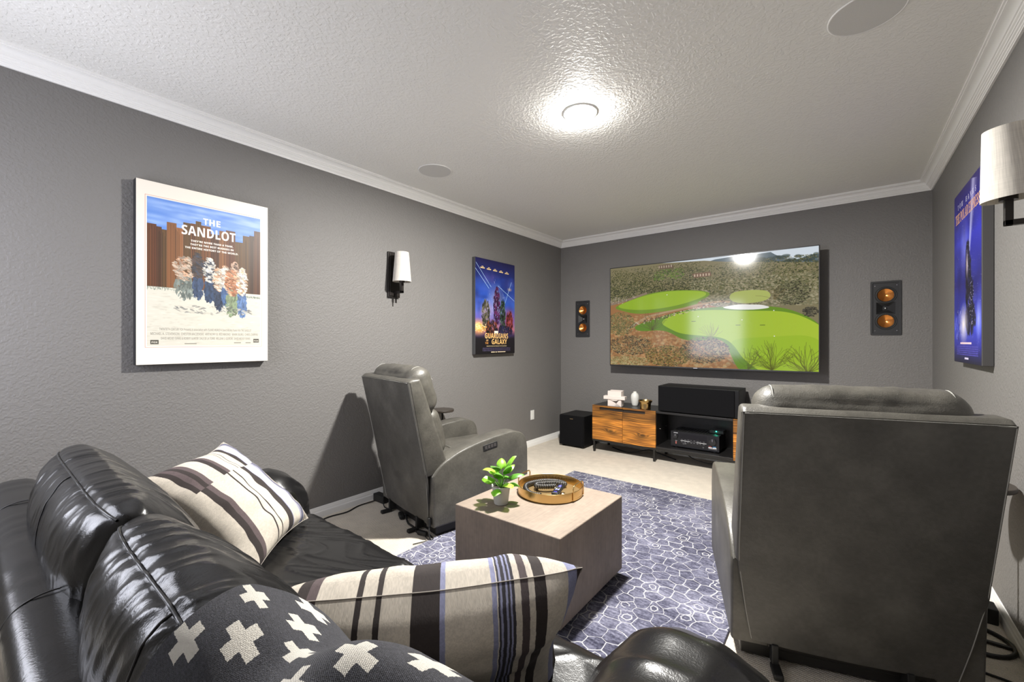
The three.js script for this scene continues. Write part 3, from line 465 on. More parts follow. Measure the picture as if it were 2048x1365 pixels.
// ------------------------------------------------------------------ subwoofer
{
  const t = thing('subwoofer', 'black cube subwoofer with cloth grille on the carpet beside the console', 'subwoofer', [-2.73, 0, -4.9]);
  wpart('cabinet', bx(-2.905, -2.555, 0.018, 0.4, -5.12, -4.708, 0.004), blackVinyl, t);
  wpart('grille', bx(-2.9, -2.56, 0.024, 0.395, -4.709, -4.69, 0.006), blackCloth, t);
  wpart('badge', bx(-2.745, -2.7, 0.356, 0.364, -4.69, -4.688), mat({ color: L3(0.5, 0.36, 0.22), roughness: 0.3, metalness: 1 }), t, t, 'small copper-coloured badge');
  for (const [x, z] of [[-2.87, -4.74], [-2.59, -4.74], [-2.87, -5.08], [-2.59, -5.08]]) wpart('foot', cyl(0.018, 0.018, 0.018, x, 0.009, z, 16), rubberMat, t);
}
// ------------------------------------------------------------------ media console
const woodTone = (seed, shift) => dataTex(768, 768, (u, v) => {
  const y = v + 0.012 * Math.sin(u * 5 + seed) + 0.03 * (tileNoise(u, v, 3, 5, seed) - 0.5), kx = (u - 0.62) * 2.2, ky = (v - 0.27) * 5.5, kn = Math.exp(-(kx * kx + ky * ky) * 6);
  const rings = Math.sin((y * 46 + 5 * kn + 1.6 * tileNoise(u, y, 2, 14, seed + 1)) * Math.PI);
  const fine = tileNoise(u, y, 6, 190, seed + 2), streak = tileNoise(u, y, 3, 40, seed + 3), patch = tileNoise(u, v, 4, 9, seed + 4), board = v > 0.64 ? 0.72 : v > 0.3 ? 1.03 : 0.96;
  const n = (0.62 + 0.1 * rings + 0.12 * fine + 0.3 * (streak - 0.4) + 0.24 * (patch - 0.5) - 0.3 * kn) * board + shift;
  return [n * 0.93, n * 0.585 + 0.02 * streak, n * 0.235];
}, true, false);
{
  const x0 = -2.437, x1 = -0.1, zf = -4.698, zb = -5.12, yt = 0.565, yb = 0.15, xm = -1.656, xn = -0.882;
  const t = thing('media_console', 'black metal media console with teak wood doors under the television', 'media console', [(x0 + x1) / 2, 0, -4.9]);
  const shellMat = mat({ color: L3(0.016, 0.015, 0.015), roughness: 0.34 });
  wpart('top', [bx(x0, xm, yt - 0.022, yt, zb, zf - 0.0195, 0.002), bx(xm, xn, yt - 0.022, yt, zb, zf, 0.002), bx(xn, x1, yt - 0.022, yt, zb, zf - 0.0195, 0.002)], shellMat, t);
  wpart('bottom', bx(x0 + 0.01, x1 - 0.01, yb, yb + 0.022, zb, zf - 0.022, 0.002), shellMat, t);
  wpart('back_panel', bx(x0 + 0.01, x1 - 0.01, yb + 0.022, yt - 0.022, zb, zb + 0.012), shellMat, t);
  for (const x of [x0, xm - 0.02, xn, x1 - 0.02]) wpart('divider', bx(x, x + 0.02, yb + 0.022, yt - 0.022, zb + 0.012, zf - 0.022), shellMat, t);
  wpart('frame_rail', [bx(x0, x1, yb - 0.022, yb, zf - 0.022, zf - 0.002, 0.002), bx(x0, x1, yb - 0.022, yb, zb, zb + 0.02, 0.002)], blackMetal, t);
  for (const x of [x0 + 0.012, xm - 0.032, xn - 0.004, x1 - 0.036]) for (const z of [zf - 0.024, zb]) wpart('leg', bx(x, x + 0.024, 0, yb - 0.02, z, z + 0.022, 0.002), blackMetal, t);
  wpart('shelf_edge', bx(xm, xn, yb + 0.002, yb + 0.022, zf - 0.022, zf - 0.002, 0.002), shellMat, t);
  const woods = [woodTone(3, 0), woodTone(17, 0.02)].map((m) => mat({ map: m, roughness: 0.42 }));
  const bays = [[x0 + 0.002, (x0 + xm) / 2 - 0.002], [(x0 + xm) / 2 + 0.002, xm - 0.002], [xn + 0.002, (xn + x1) / 2 - 0.002], [(xn + x1) / 2 + 0.002, x1 - 0.002]];
  bays.forEach(([a, b], i) => {
    // the door has a finger slot cut along its top edge, on the side of its partner
    const y0 = yb + 0.002, y1 = yt - 0.0005, left = i % 2 === 0, s0 = left ? a + 0.095 : a, s1 = left ? b : b - 0.12, sy0 = yt - 0.052, sy1 = yt - 0.018;
    const s = new THREE.Shape([[a, y0], [b, y0], [b, left ? sy0 : y1], ...(left ? [[s0, sy0], [s0, sy1], [b, sy1]] : []), [b, y1], [a, y1], ...(left ? [] : [[a, sy1], [s1, sy1], [s1, sy0], [a, sy0]])].map((p) => new THREE.Vector2(...p)));
    const g = new THREE.ExtrudeGeometry(s, { depth: 0.018, bevelEnabled: true, bevelSize: 0.001, bevelThickness: 0.001, bevelOffset: -0.001, bevelSegments: 1 }).translate(0, 0, zf - 0.019);
    const p = g.attributes.position, uv = g.attributes.uv; for (let k = 0; k < p.count; k++) uv.setXY(k, (p.getX(k) - a) / (b - a), (p.getY(k) - y0) / (y1 - y0));
    const d = wpart('door', g, woods[i % 2], t, t, 'teak door with a dark finger slot');
    wpart('finger_slot', bx(s0, s1, sy0, sy1, zf - 0.021, zf - 0.0185), mat({ color: L3(0.025, 0.018, 0.014), roughness: 0.7 }), t, d);
  });
  for (const [x, y, z] of [[-1.64, 0.36, -4.78], [-1.64, 0.36, -4.98]]) wpart('shelf_pin', cyl(0.004, 0.004, 0.016, x + 0.006, y, z, 10, 'x'), chrome, t);
}
// ------------------------------------------------------------------ things on and in the console
{
  const t = thing('center_speaker', 'long black cloth-fronted centre speaker on top of the console', 'speaker', [-1.23, 0.565, -4.89]);
  wpart('cabinet', bx(-1.635, -0.83, 0.571, 0.85, -5.08, -4.715, 0.004), blackVinyl, t);
  wpart('grille', bx(-1.63, -0.87, 0.576, 0.845, -4.716, -4.7, 0.006), blackCloth, t);
  for (const x of [-1.6, -0.87]) for (const z of [-5.0, -4.76]) wpart('foot', cyl(0.012, 0.012, 0.006, x, 0.568, z, 12), rubberMat, t);
}
{
  const t = thing('av_receiver', 'black stereo receiver with two knobs and silver print in the open bay', 'receiver', [-1.275, 0.172, -4.93]);
  const x0 = -1.522, x1 = -1.03, y0 = 0.186, y1 = 0.352, zf = -4.8;
  wpart('body', bx(x0 + 0.004, x1 - 0.004, y0, y1 - 0.004, -5.09, zf - 0.006, 0.003), blackPlastic, t);
  const face = canvasTex(1024, 346, (g, w, h) => {
    g.fillStyle = '#17171b'; g.fillRect(0, 0, w, h); g.fillStyle = '#0c0b12'; g.fillRect(195, 40, 580, 130);
    g.fillStyle = '#d8d8dc'; g.font = 'bold 26px sans-serif'; g.fillText('DENON', 62, 46);
    g.fillRect(215, 196, 205, 9); g.fillRect(560, 196, 205, 9); g.fillStyle = '#8a8a90'; g.fillRect(420, 199, 140, 4);
    for (let i = 0; i < 8; i++) { g.fillRect(232 + i * 66, 168, 26 + (i % 3) * 10, 6); g.fillRect(232 + i * 66, 222, 22 + (i % 2) * 12, 10); }
    g.fillStyle = '#b8b8bc'; g.fillRect(96, 212, 44, 6); g.strokeStyle = '#9c9ca0'; g.lineWidth = 3; g.strokeRect(268, 250, 26, 26); g.fillRect(306, 256, 34, 7); g.beginPath(); g.arc(700, 290, 12, 0, 7); g.stroke();
    g.fillStyle = '#e6e6ea'; g.fillRect(806, 262, 76, 20); g.fillRect(890, 262, 78, 20); g.fillStyle = '#5aa0dc'; g.fillRect(894, 236, 62, 18); g.fillStyle = '#c05a5a'; g.fillRect(812, 240, 58, 10); g.fillStyle = '#a8a8ac'; g.fillRect(806, 296, 176, 6);
  });
  wpart('front_panel', new THREE.BoxGeometry(x1 - x0, y1 - y0, 0.008).translate((x0 + x1) / 2, (y0 + y1) / 2, zf - 0.004), [0, 1, 2, 3, 4, 5].map((k) => (k === 4 ? mat({ map: face, roughness: 0.3 }) : blackPlastic)), t, t, 'front panel with display and silver print');
  const knob = (x, y, r) => { const k = wpart('knob', cyl(r, r * 1.04, 0.022, x, y, zf + 0.011, 40, 'z'), mat({ color: L3(0.02, 0.02, 0.021), roughness: 0.25 }), t); wpart('pointer', bx(x - 0.0025, x + 0.0025, y + r * 0.1, y + r * 0.9, zf + 0.022, zf + 0.0235), chrome, t, k); };
  knob(x0 + 0.052, y1 - 0.052, 0.024); knob(x1 - 0.062, y1 - 0.066, 0.034);
  wpart('power_button', bx(x0 + 0.05, x0 + 0.062, y0 + 0.028, y0 + 0.056, zf, zf + 0.003, 0.001), mat({ color: L3(0.4, 0.12, 0.1), roughness: 0.3 }), t, t, 'small red power button');
  for (let i = 0; i < 14; i++) wpart('vent_fin', bx(x0 + 0.03 + i * 0.031, x0 + 0.045 + i * 0.031, y1 - 0.006, y1 - 0.001, -5.06, zf - 0.05), blackMetal, t);
  for (const [x, z] of [[x0 + 0.05, zf - 0.04], [x1 - 0.05, zf - 0.04], [x0 + 0.05, -5.05], [x1 - 0.05, -5.05]]) wpart('foot', cyl(0.02, 0.022, 0.014, x, 0.179, z, 20), rubberMat, t);
}
{
  const t = thing('streaming_box', 'small black box with green indicator light on top of the receiver', 'media box', [-1.085, 0.352, -4.97]);
  wpart('case', bx(-1.157, -1.012, 0.352, 0.388, -5.03, -4.92, 0.006), mat({ color: L3(0.03, 0.032, 0.034), roughness: 0.35 }), t);
  wpart('indicator_light', new THREE.SphereGeometry(0.005, 12, 8).translate(-1.085, 0.377, -4.919), mat({ color: L3(0, 0.3, 0.2), emissive: L3(0.05, 1, 0.6), emissiveIntensity: 8 }), t, t, 'glowing green light');
  const pl = new THREE.PointLight(L3(0.05, 1, 0.6), 0.004, 1); pl.position.set(0, 0.025, 0.062); pl.castShadow = true; t.add(pl);
}
{
  const t = thing('sculpture', 'pale pink plaster geometric sculpture on the console', 'sculpture', [-2.172, 0.565, -4.79]);
  const pink = mat({ color: L3(0.74, 0.66, 0.61), roughness: 0.8 });
  const s = new THREE.Shape([[-0.083, 0], [0.083, 0], [0.083, 0.18], [-0.083, 0.18]].map((p) => new THREE.Vector2(...p)));
  s.holes.push(new THREE.Path([[-0.056, 0.078], [0.056, 0.078], [0.0, 0.004]].map((p) => new THREE.Vector2(...p))));
  const turn = 0.1;
  part('front_slab', new THREE.ExtrudeGeometry(s, { depth: 0.045, bevelEnabled: true, bevelSize: 0.002, bevelThickness: 0.002, bevelOffset: -0.002, bevelSegments: 2 }).rotateY(turn), pink, t);
  part('crossbar', bx(-0.13, 0.13, 0.082, 0.122, -0.02, 0.062, 0.003).rotateY(turn), pink, t);
  part('half_round', new THREE.CylinderGeometry(0.056, 0.056, 0.05, 32, 1, false, 0, Math.PI).rotateX(Math.PI / 2).rotateZ(-Math.PI / 2).scale(1, 0.4, 1).translate(0, 0.088, 0.03).rotateY(turn), pink, t);
  part('rear_slab', bx(-0.07, 0.083, 0, 0.186, -0.06, -0.006, 0.003).rotateY(turn), pink, t);
}
single('bud_vase', lathe([[0.0005, 0], [0.03, 0], [0.034, 0.004], [0.042, 0.03], [0.048, 0.065], [0.05, 0.095], [0.047, 0.122], [0.037, 0.143], [0.022, 0.156], [0.0195, 0.162], [0.021, 0.168], [0.0175, 0.168], [0.016, 0.16], [0.016, 0.14], [0.0005, 0.135]], 48), mat({ color: L3(0.72, 0.71, 0.67), roughness: 0.5 }), 'small white ribbed bud vase on the console', 'vase', [-2.0, 0.565, -4.96]);
{
  const t = thing('brass_bowl', 'small brass flared bowl on the console beside the vase', 'bowl', [-1.803, 0.565, -4.775]);
  part('bowl', lathe([[0.0005, 0], [0.055, 0], [0.06, 0.004], [0.062, 0.06], [0.066, 0.075], [0.075, 0.083], [0.078, 0.1], [0.076, 0.1], [0.073, 0.086], [0.063, 0.078], [0.058, 0.06], [0.056, 0.01], [0.0005, 0.008]], 56), mat({ color: L3(0.5, 0.34, 0.14), roughness: 0.24, metalness: 1 }), t);
}
single('cable', tube([[-2.3, 0.01, -4.98], [-2.1, 0.008, -4.88], [-1.95, 0.03, -4.86], [-1.8, 0.07, -4.9], [-1.65, 0.03, -4.93], [-1.5, 0.008, -4.9]], 0.007, 8, 60), rubberMat, 'black cable loop hanging under the wooden doors of the console', 'cable');
single('cable', tube([[-1.45, 0.13, -4.95], [-1.3, 0.06, -4.86], [-1.1, 0.04, -4.84], [-0.95, 0.06, -4.86], [-0.8, 0.12, -4.95]], 0.006, 8, 60), rubberMat, 'thin black cable sagging under the open bay of the console', 'cable');

// ------------------------------------------------------------------ rug
const RUG = { x0: -2.2, x1: -0.42, z0: -3.84, z1: -1.1 };
{
  const W = RUG.x1 - RUG.x0, D = RUG.z1 - RUG.z0, nx = 22, ny = 34, r = rng(33), cells = [];
  for (let j = 0; j <= ny + 1; j++) { const row = []; for (let i = 0; i <= nx + 1; i++) row.push([(i - 0.5 + (j % 2) * 0.5 + (r() - 0.5) * 0.5) * W / nx, (j - 0.5 + (r() - 0.5) * 0.5) * D / ny, r()]); cells.push(row); }
  const tw = 1344, th = 2048, edge = new Float32Array(tw * th), inner = new Float32Array(tw * th);
  for (let y = 0; y < th; y++) for (let x = 0; x < tw; x++) {
    let px = (x + 0.5) / tw * W, py = (y + 0.5) / th * D; px += 0.006 * noise3(px * 30, py * 30, 1); py += 0.006 * noise3(px * 30, py * 30, 5);
    const ci = Math.floor(px / W * nx + 0.5), cj = Math.floor(py / D * ny + 0.5); let d1 = 9, d2 = 9, b = null;
    for (let j = cj - 1; j <= cj + 2; j++) for (let i = ci - 2; i <= ci + 2; i++) { const c = cells[j] && cells[j][i]; if (!c) continue; const d = Math.hypot(px - c[0], py - c[1]); if (d < d1) { d2 = d1; d1 = d; b = c; } else if (d < d2) d2 = d; }
    const wd = 0.0048 * (0.75 + 0.5 * noise3(px * 9, py * 9, 2)); let e = 1 - smooth(wd * 0.6, wd * 1.5, d2 - d1);
    if (b && b[2] > 0.72) { const a = Math.atan2(py - b[1], px - b[0]), hex = 0.02 / Math.cos(((a + 10 * b[2] + 12.57) % (Math.PI / 3)) - Math.PI / 6); if (noise3(px * 14, py * 14, 7) > -0.45) e = Math.max(e, 1 - smooth(0.0015, 0.004, Math.abs(d1 - hex))); }
    e *= 0.8 + 0.3 * smooth(-0.55, 0.1, noise3(px * 22, py * 22, 9)); edge[y * tw + x] = clamp(e);
  }
  const tone = dataTex(tw, th, (u, v) => {
    const e = edge[Math.min(th - 1, Math.floor(v * th)) * tw + Math.min(tw - 1, Math.floor(u * tw))];
    const n = 0.5 + 0.3 * noise3(u * 60, v * 420, 3) + 0.22 * noise3(u * 260, v * 420, 4) + 0.22 * noise3(u * 9, v * 14, 6) + 0.15 * noise3(u * 24, v * 40, 7);
    const b = [0.19 + 0.34 * n, 0.19 + 0.34 * n, 0.26 + 0.34 * n]; const s = [0.76, 0.755, 0.75];
    return [0, 1, 2].map((k) => lerp(b[k], s[k], e * 0.9));
  }, true, false);
  const relief = dataTex(tw / 2, th / 2, (u, v) => 0.35 + 0.5 * edge[Math.floor(v * th) * tw + Math.floor(u * tw)] + 0.15 * noise3(u * 400, v * 600, 8), false, false);
  const t = thing('area_rug', 'blue and white rug with a hexagon net pattern under the coffee table', 'rug', [(RUG.x0 + RUG.x1) / 2, 0, (RUG.z0 + RUG.z1) / 2]);
  part('binding', bx(-W / 2, W / 2, 0, 0.007, -D / 2, D / 2, 0.003), mat({ color: L3(0.045, 0.042, 0.06), roughness: 0.9 }), t, 'dark bound edge');
  part('pile', new THREE.BoxGeometry(W - 0.008, 0.006, D - 0.008).translate(0, 0.007, 0), mat({ map: tone, bumpMap: relief, bumpScale: 0.003, roughness: 0.95 }), t);
}
// ------------------------------------------------------------------ coffee table
const TOP = 0.46;
{
  const x0 = -1.668, x1 = -1.003, z0 = -2.3, z1 = -1.626;
  const t = thing('coffee_table', 'square block coffee table of taupe concrete on a black recessed plinth', 'coffee table', [(x0 + x1) / 2, 0.01, (z0 + z1) / 2]);
  const tone = dataTex(1024, 1024, (u, v) => { const n = 0.9 + 0.05 * (tileNoise(u, v, 90, 3, 41) - 0.5) + 0.06 * (tileNoise(u, v, 200, 14, 42) - 0.5) + 0.12 * (tileNoise(u, v, 7, 5, 43) - 0.5) + 0.06 * (tileNoise(u, v, 40, 40, 44) - 0.5); return [0.565 * n, 0.508 * n, 0.455 * n]; }, true);
  const m = mat({ map: tiled(tone, 0.7), roughness: 0.55 });
  wpart('block', bx(x0, x1, 0.045, TOP, z0, z1, 0.006, 3), m, t);
  wpart('plinth', bx(x0 + 0.035, x1 - 0.035, 0.01, 0.045, z0 + 0.035, z1 - 0.035), blackPlastic, t, t, 'black recessed plinth');
}
// ------------------------------------------------------------------ potted plant
{
  const t = thing('potted_plant', 'small bright green leafy plant in a grey pot on the coffee table', 'plant', [-1.475, TOP, -1.785]);
  part('pot', lathe([[0.0005, 0], [0.026, 0], [0.029, 0.003], [0.037, 0.066], [0.04, 0.07], [0.0405, 0.076], [0.037, 0.076], [0.035, 0.068], [0.03, 0.05], [0.0005, 0.048]], 40), mat({ color: L3(0.5, 0.49, 0.465), roughness: 0.45 }), t);
  part('soil', new THREE.CylinderGeometry(0.034, 0.032, 0.008, 24).translate(0, 0.064, 0), mat({ color: L3(0.02, 0.014, 0.01), roughness: 1 }), t);
  const leafGeo = (len, wid, bend, cup) => grid(6, 10, (u, v) => { const s = v, a = wid * Math.pow(Math.sin(Math.PI * Math.pow(s, 0.72)), 0.75) * (u - 0.5) * 2, y = s * len; return [a, y * Math.cos(bend * s) + cup * Math.abs(u - 0.5) * 0.01, y * Math.sin(bend * s) * 0.8 + cup * (u - 0.5) ** 2 * wid * 2]; });
  const variants = [leafGeo(0.056, 0.021, 0.5, 1), leafGeo(0.046, 0.021, 0.9, 1), leafGeo(0.052, 0.019, 0.3, 1.4)];
  const greens = [[0.22, 0.5, 0.03], [0.12, 0.36, 0.02], [0.36, 0.6, 0.05], [0.08, 0.25, 0.015]].map(([a, b, c]) => phys({ color: L3(a, b, c), roughness: 0.4, transmission: 0.3, thickness: 0, side: THREE.DoubleSide }));
  t.scale.setScalar(1.32); const r = rng(4), N = 15;
  for (let i = 0; i < N; i++) {
    const k = i / N, az = i * 2.4 + r() * 0.4, tilt = lerp(1.25, 0.15, Math.pow(k, 0.8)) + (r() - 0.5) * 0.25, y = 0.07 + 0.075 * Math.pow(k, 0.9), rad = 0.012 + 0.018 * (1 - k);
    const l = part('leaf', variants[i % 3], greens[[0, 1, 0, 2, 1, 0, 3][i % 7]], t);
    l.position.set(Math.sin(az) * rad, y, Math.cos(az) * rad); l.rotation.set(tilt, az, 0, 'YXZ'); l.scale.setScalar(0.95 + r() * 0.3);
    part('stem', bar([[0, 0.06, 0], [Math.sin(az) * rad * 0.6, (0.06 + y) / 2, Math.cos(az) * rad * 0.6], [Math.sin(az) * rad, y, Math.cos(az) * rad]], 0.0016, 5), greens[1], t);
  }
}
// ------------------------------------------------------------------ brass tray with handles, bead garland, remote control
{
  const c = [-1.355, -2.09], R = 0.187, brass = mat({ color: L3(0.68, 0.46, 0.19), roughness: 0.26, metalness: 1 });
  const t = thing('serving_tray', 'round brass tray with two loop handles on the coffee table', 'tray', [c[0], TOP, c[1]]);
  part('base', lathe([[0.0005, 0.006], [R - 0.004, 0.006], [R - 0.004, 0.003], [R - 0.008, 0], [0.0005, 0]], 72), mat({ color: L3(0.6, 0.42, 0.2), roughness: 0.4, metalness: 1 }), t);
  part('rim', lathe([[R - 0.006, 0.0], [R, 0.0], [R + 0.002, 0.012], [R - 0.001, 0.014], [R, 0.052], [R - 0.003, 0.053], [R - 0.0045, 0.05], [R - 0.0045, 0.006]], 96), brass, t);
  for (const a of [-1.5, -1.5 + Math.PI]) {                          // handle posts stand on both sides of the rim
    const d = 0.34, p = (q, y, k = 1.02) => [Math.sin(a + q) * R * k, y, Math.cos(a + q) * R * k], mid = (k) => [Math.sin(a) * R * Math.cos(d) * k, 0.088, Math.cos(a) * R * Math.cos(d) * k];
    part('handle', tube([p(-d, 0.008), p(-d, 0.045), p(-d, 0.074, 1.01), p(-d * 0.8, 0.086, 0.99), mid(1.0), p(d * 0.8, 0.086, 0.99), p(d, 0.074, 1.01), p(d, 0.045), p(d, 0.008)], 0.0034, 8, 80, false, 0.35), brass, t);
  }
  // garland of black discs lying in loops, with a pale tassel
  const gl = thing('bead_garland', 'garland of black disc beads coiled in the brass tray', 'bead garland', [c[0], TOP + 0.006, c[1]]);
  const path = new THREE.CatmullRomCurve3([[0.02, 0.02, 0.135], [-0.04, 0.015, 0.135], [-0.1, 0.015, 0.1], [-0.148, 0.015, 0.03], [-0.14, 0.015, -0.04], [-0.1, 0.016, -0.1], [-0.03, 0.015, -0.14], [0.03, 0.018, -0.115], [0.0, 0.03, -0.07], [-0.06, 0.022, -0.05], [-0.095, 0.02, -0.01], [-0.07, 0.026, 0.035], [-0.02, 0.03, 0.02], [0.02, 0.03, -0.02]].map((p) => new THREE.Vector3(...p)));
  const disc = new THREE.TorusGeometry(0.0095, 0.0058, 8, 18), spacer = new THREE.CylinderGeometry(0.0122, 0.0122, 0.0014, 14).rotateX(Math.PI / 2);
  const discM = mat({ color: L3(0.014, 0.013, 0.013), roughness: 0.4 }), spM = mat({ color: L3(0.22, 0.2, 0.17), roughness: 0.5 });
  const len = path.getLength(), n = Math.floor(len / 0.0125);
  for (let i = 0; i <= n; i++) {
    const q = path.getPointAt(i / n), d = path.getTangentAt(i / n), o = part('bead', disc, discM, gl); o.position.copy(q); o.quaternion.setFromUnitVectors(new THREE.Vector3(0, 0, 1), d);
    if (i < n) { const q2 = path.getPointAt((i + 0.5) / n), s = part('spacer', spacer, spM, gl); s.position.copy(q2); s.quaternion.copy(o.quaternion); }
  }
  part('tassel', [tube([[0.02, 0.022, -0.02], [0.05, 0.02, 0.0], [0.085, 0.012, 0.02], [0.12, 0.006, 0.03]], 0.009, 8), tube([[0.06, 0.01, 0.02], [0.1, 0.006, 0.06], [0.13, 0.005, 0.09]], 0.005, 6)], mat({ color: L3(0.62, 0.5, 0.36), roughness: 0.95 }), gl, 'pale jute tassel');
  const rc = thing('remote_control', 'black television remote resting on the bead garland', 'remote control', [c[0] + 0.075, TOP + 0.033, c[1] + 0.03], 0.24);
  const face = canvasTex(256, 768, (g, w, h) => {
    g.fillStyle = '#101012'; g.fillRect(0, 0, w, h); g.fillStyle = '#4a48e0'; g.beginPath(); g.roundRect(70, 150, 116, 120, 20); g.fill(); g.fillStyle = '#9aa0ff'; g.fillRect(104, 190, 48, 40);
    g.fillStyle = '#8a8a92'; for (const [x, y] of [[60, 330], [128, 330], [196, 330], [128, 90], [60, 400], [196, 400]]) { g.beginPath(); g.arc(x, y, 17, 0, 7); g.fill(); }
    g.fillStyle = '#a8c8b0'; g.fillRect(40, 450, 78, 46); g.fillStyle = '#d0d0d0'; g.fillRect(138, 450, 78, 46); g.fillStyle = '#6a6ab8'; g.fillRect(40, 520, 78, 46); g.fillRect(138, 520, 78, 46); g.fillStyle = '#4a40c0'; g.fillRect(60, 690, 136, 40);
  });
  const body = part('body', bx(-0.021, 0.021, 0, 0.018, -0.07, 0.07, 0.008, 4), blackPlastic, rc); body.rotation.x = 0.06;
  const fp = part('keypad', new THREE.PlaneGeometry(0.034, 0.126).rotateX(-Math.PI / 2).translate(0, 0.0185, 0), mat({ map: face, roughness: 0.35 }), rc, 'keypad with purple direction pad'); fp.rotation.x = 0.06;
}

// ------------------------------------------------------------------ recliners (local: facing -z, floor at y = 0, rear skirt at z = 0)
const alongX = (pts, w, bevel, seg = 3) => keepFlat(extrude(pts, w, bevel, seg).rotateY(-Math.PI / 2).translate(w / 2, 0, 0)); // outline in (z, y), run along x and centred
function keepFlat(g) { return metreUV(toCreasedNormals(g.index ? g.toNonIndexed() : g, 0.6)); }
function smoothLine(pts, n) { return new THREE.SplineCurve(pts.map((p) => new THREE.Vector2(...p))).getPoints(n).map((p) => [p.x, p.y]); }
const creases = (f, a, seed) => (x, y, z) => a * (noise3(x * f + seed, y * f, z * f) + 0.5 * noise3(x * f * 2.3, y * f * 2.3 + seed, z * f * 2.3));
const RS = 0.969, LIFT = 0.042;                                        // overall size; the leather body stands a little above the carpet on its black base
const up = (g) => g.scale(RS, RS, RS).translate(0, LIFT, 0);
function recliner(label, at, turn) {
  const t = thing('recliner', label, 'recliner', at, turn, 'pair of grey leather recliners');
  const rp = (name, g, m, parent, label2) => part(name, up(Array.isArray(g) ? merge(g) : g), m, parent, label2);
  // back shell: a wedge seen from the side
  const back = rp('backrest', alongX([[0.165, 1.082], [0.186, 1.066], [0.162, 0.95], [0.112, 0.7], [0.062, 0.46], [0.046, 0.4], [0.0, 0.4], [-0.06, 0.44], [-0.115, 0.49], [-0.07, 0.62], [0.03, 0.9], [0.085, 1.06], [0.1, 1.086]], 0.82, 0.02, 4), greyLeather, t);
  // one leather panel down the whole rear, narrowing to the floor, slightly slack
  const zr = (y) => (y > 0.42 ? lerp(0.054, 0.19, (y - 0.42) / 0.645) : lerp(0.0, 0.054, (y - 0.05) / 0.37)), hw = (y) => (y > 0.42 ? 0.404 : lerp(0.345, 0.404, Math.pow(clamp((y - 0.05) / 0.37), 0.8)));
  const sheet = (o) => grid(40, 60, (u, v) => { const y = lerp(0.055, 1.062, v), x = (u * 2 - 1) * hw(y), e = (1 - (u * 2 - 1) ** 6), sl = smooth(0.62, 0.3, y);
    return [x, y, zr(y) + o + e * (0.004 + 0.014 * sl * (1 - (u * 2 - 1) ** 2)) + e * 0.004 * noise3(x * 5, y * 4, 3) + 0.008 * sl * Math.exp(-(((Math.abs(x) - 0.37) / 0.035) ** 2) - ((y - 0.4) / 0.04) ** 2)]; });
  const rim = grid(1, 60, (u, v) => { const y = lerp(0.055, 1.062, v); return [-hw(y), y, zr(y) + (u ? 0 : -0.014)]; }), rim2 = grid(1, 60, (u, v) => { const y = lerp(0.055, 1.062, v); return [hw(y), y, zr(y) + (u ? -0.014 : 0)]; });
  const panel = rp('rear_panel', merge([sheet(0), sheet(-0.014), rim, rim2].map((g) => keepNormalsUV(g))), rearLeather, t);
  for (const q of [-1, 1]) rp('seam', tube([0.06, 0.2, 0.32, 0.4, 0.5, 0.7, 0.9, 1.055].map((y) => [q * (hw(y) - 0.004), y, zr(y) + 0.001]), 0.0018, 6, 90), greyStitch, panel, 'pale stitched seam');
  rp('seam', bar([[-0.398, 1.06, 0.19], [0.398, 1.06, 0.19]], 0.0022, 6), greyStitch, panel, 'pale stitched seam');
  // arms
  const top = smoothLine([[0.012, 0.4], [-0.03, 0.448], [-0.1, 0.494], [-0.25, 0.552], [-0.45, 0.592], [-0.62, 0.613], [-0.74, 0.616], [-0.82, 0.592], [-0.866, 0.54], [-0.884, 0.46]], 40);
  for (const q of [-1, 1]) {
    const a = rp('arm', alongX([[0.0, 0.04], [0.014, 0.36], ...top, [-0.886, 0.3], [-0.884, 0.04]], 0.15, 0.014, 4).translate(q * 0.35, 0, 0), greyLeather, t);
    for (const x of [0.35 - 0.063, 0.35 + 0.063]) rp('piping', tube(top.filter((w, i) => i % 2 === 0).map(([z, y]) => [q * x, y - 0.0045, z]), 0.003, 6, 80), greyPiping, a, 'piped edge');
    if (q > 0) {                                                       // control panel with its buttons, on the outer side
      const c = new THREE.Group(); c.name = 'control_panel'; c.userData.label = 'black recessed control panel'; a.add(c);
      const tiltPanel = (g) => g.translate(0, -0.535, 0.49).rotateX(0.12).translate(0, 0.535, -0.49);
      rp('plate', tiltPanel(bx(0.42, 0.4285, 0.512, 0.558, -0.56, -0.42, 0.008, 3)), blackPlastic, c);
      for (let k = 0; k < 4; k++) rp('button', tiltPanel(bx(0.428, 0.431, 0.523, 0.547, -0.544 + k * 0.029, -0.521 + k * 0.029, 0.001)), mat({ color: L3(0.05, 0.045, 0.045), roughness: 0.35 }), c);
    }
  }
  // cushions
  const seat = rp('seat_cushion', softBox(0.545, 0.17, 0.7, 0.05, 36, [0, 0.03, 0.01], creases(9, 0.003, 2)).translate(0, 0.385, -0.52), greyLeather, t);
  rp('seam', bar([[-0.26, 0.482, -0.33], [0, 0.502, -0.33], [0.26, 0.482, -0.33]], 0.0025, 6), greyPiping, seat);
  rp('footrest', softBox(0.545, 0.3, 0.08, 0.035, 30, [0, 0, 0.012], null).translate(0, 0.23, -0.87), greyLeather, t);
  rp('lumbar_cushion', softBox(0.6, 0.36, 0.19, 0.075, 40, [0, 0.01, 0.035], creases(11, 0.004, 5)).rotateX(0.26).translate(0, 0.665, -0.075), greyLeather, t);
  const head = rp('headrest', softBox(0.7, 0.34, 0.19, 0.085, 44, [0, 0.012, 0.03], creases(10, 0.005, 8)).rotateX(0.3).translate(0, 0.99, 0.022), greyLeather, t);
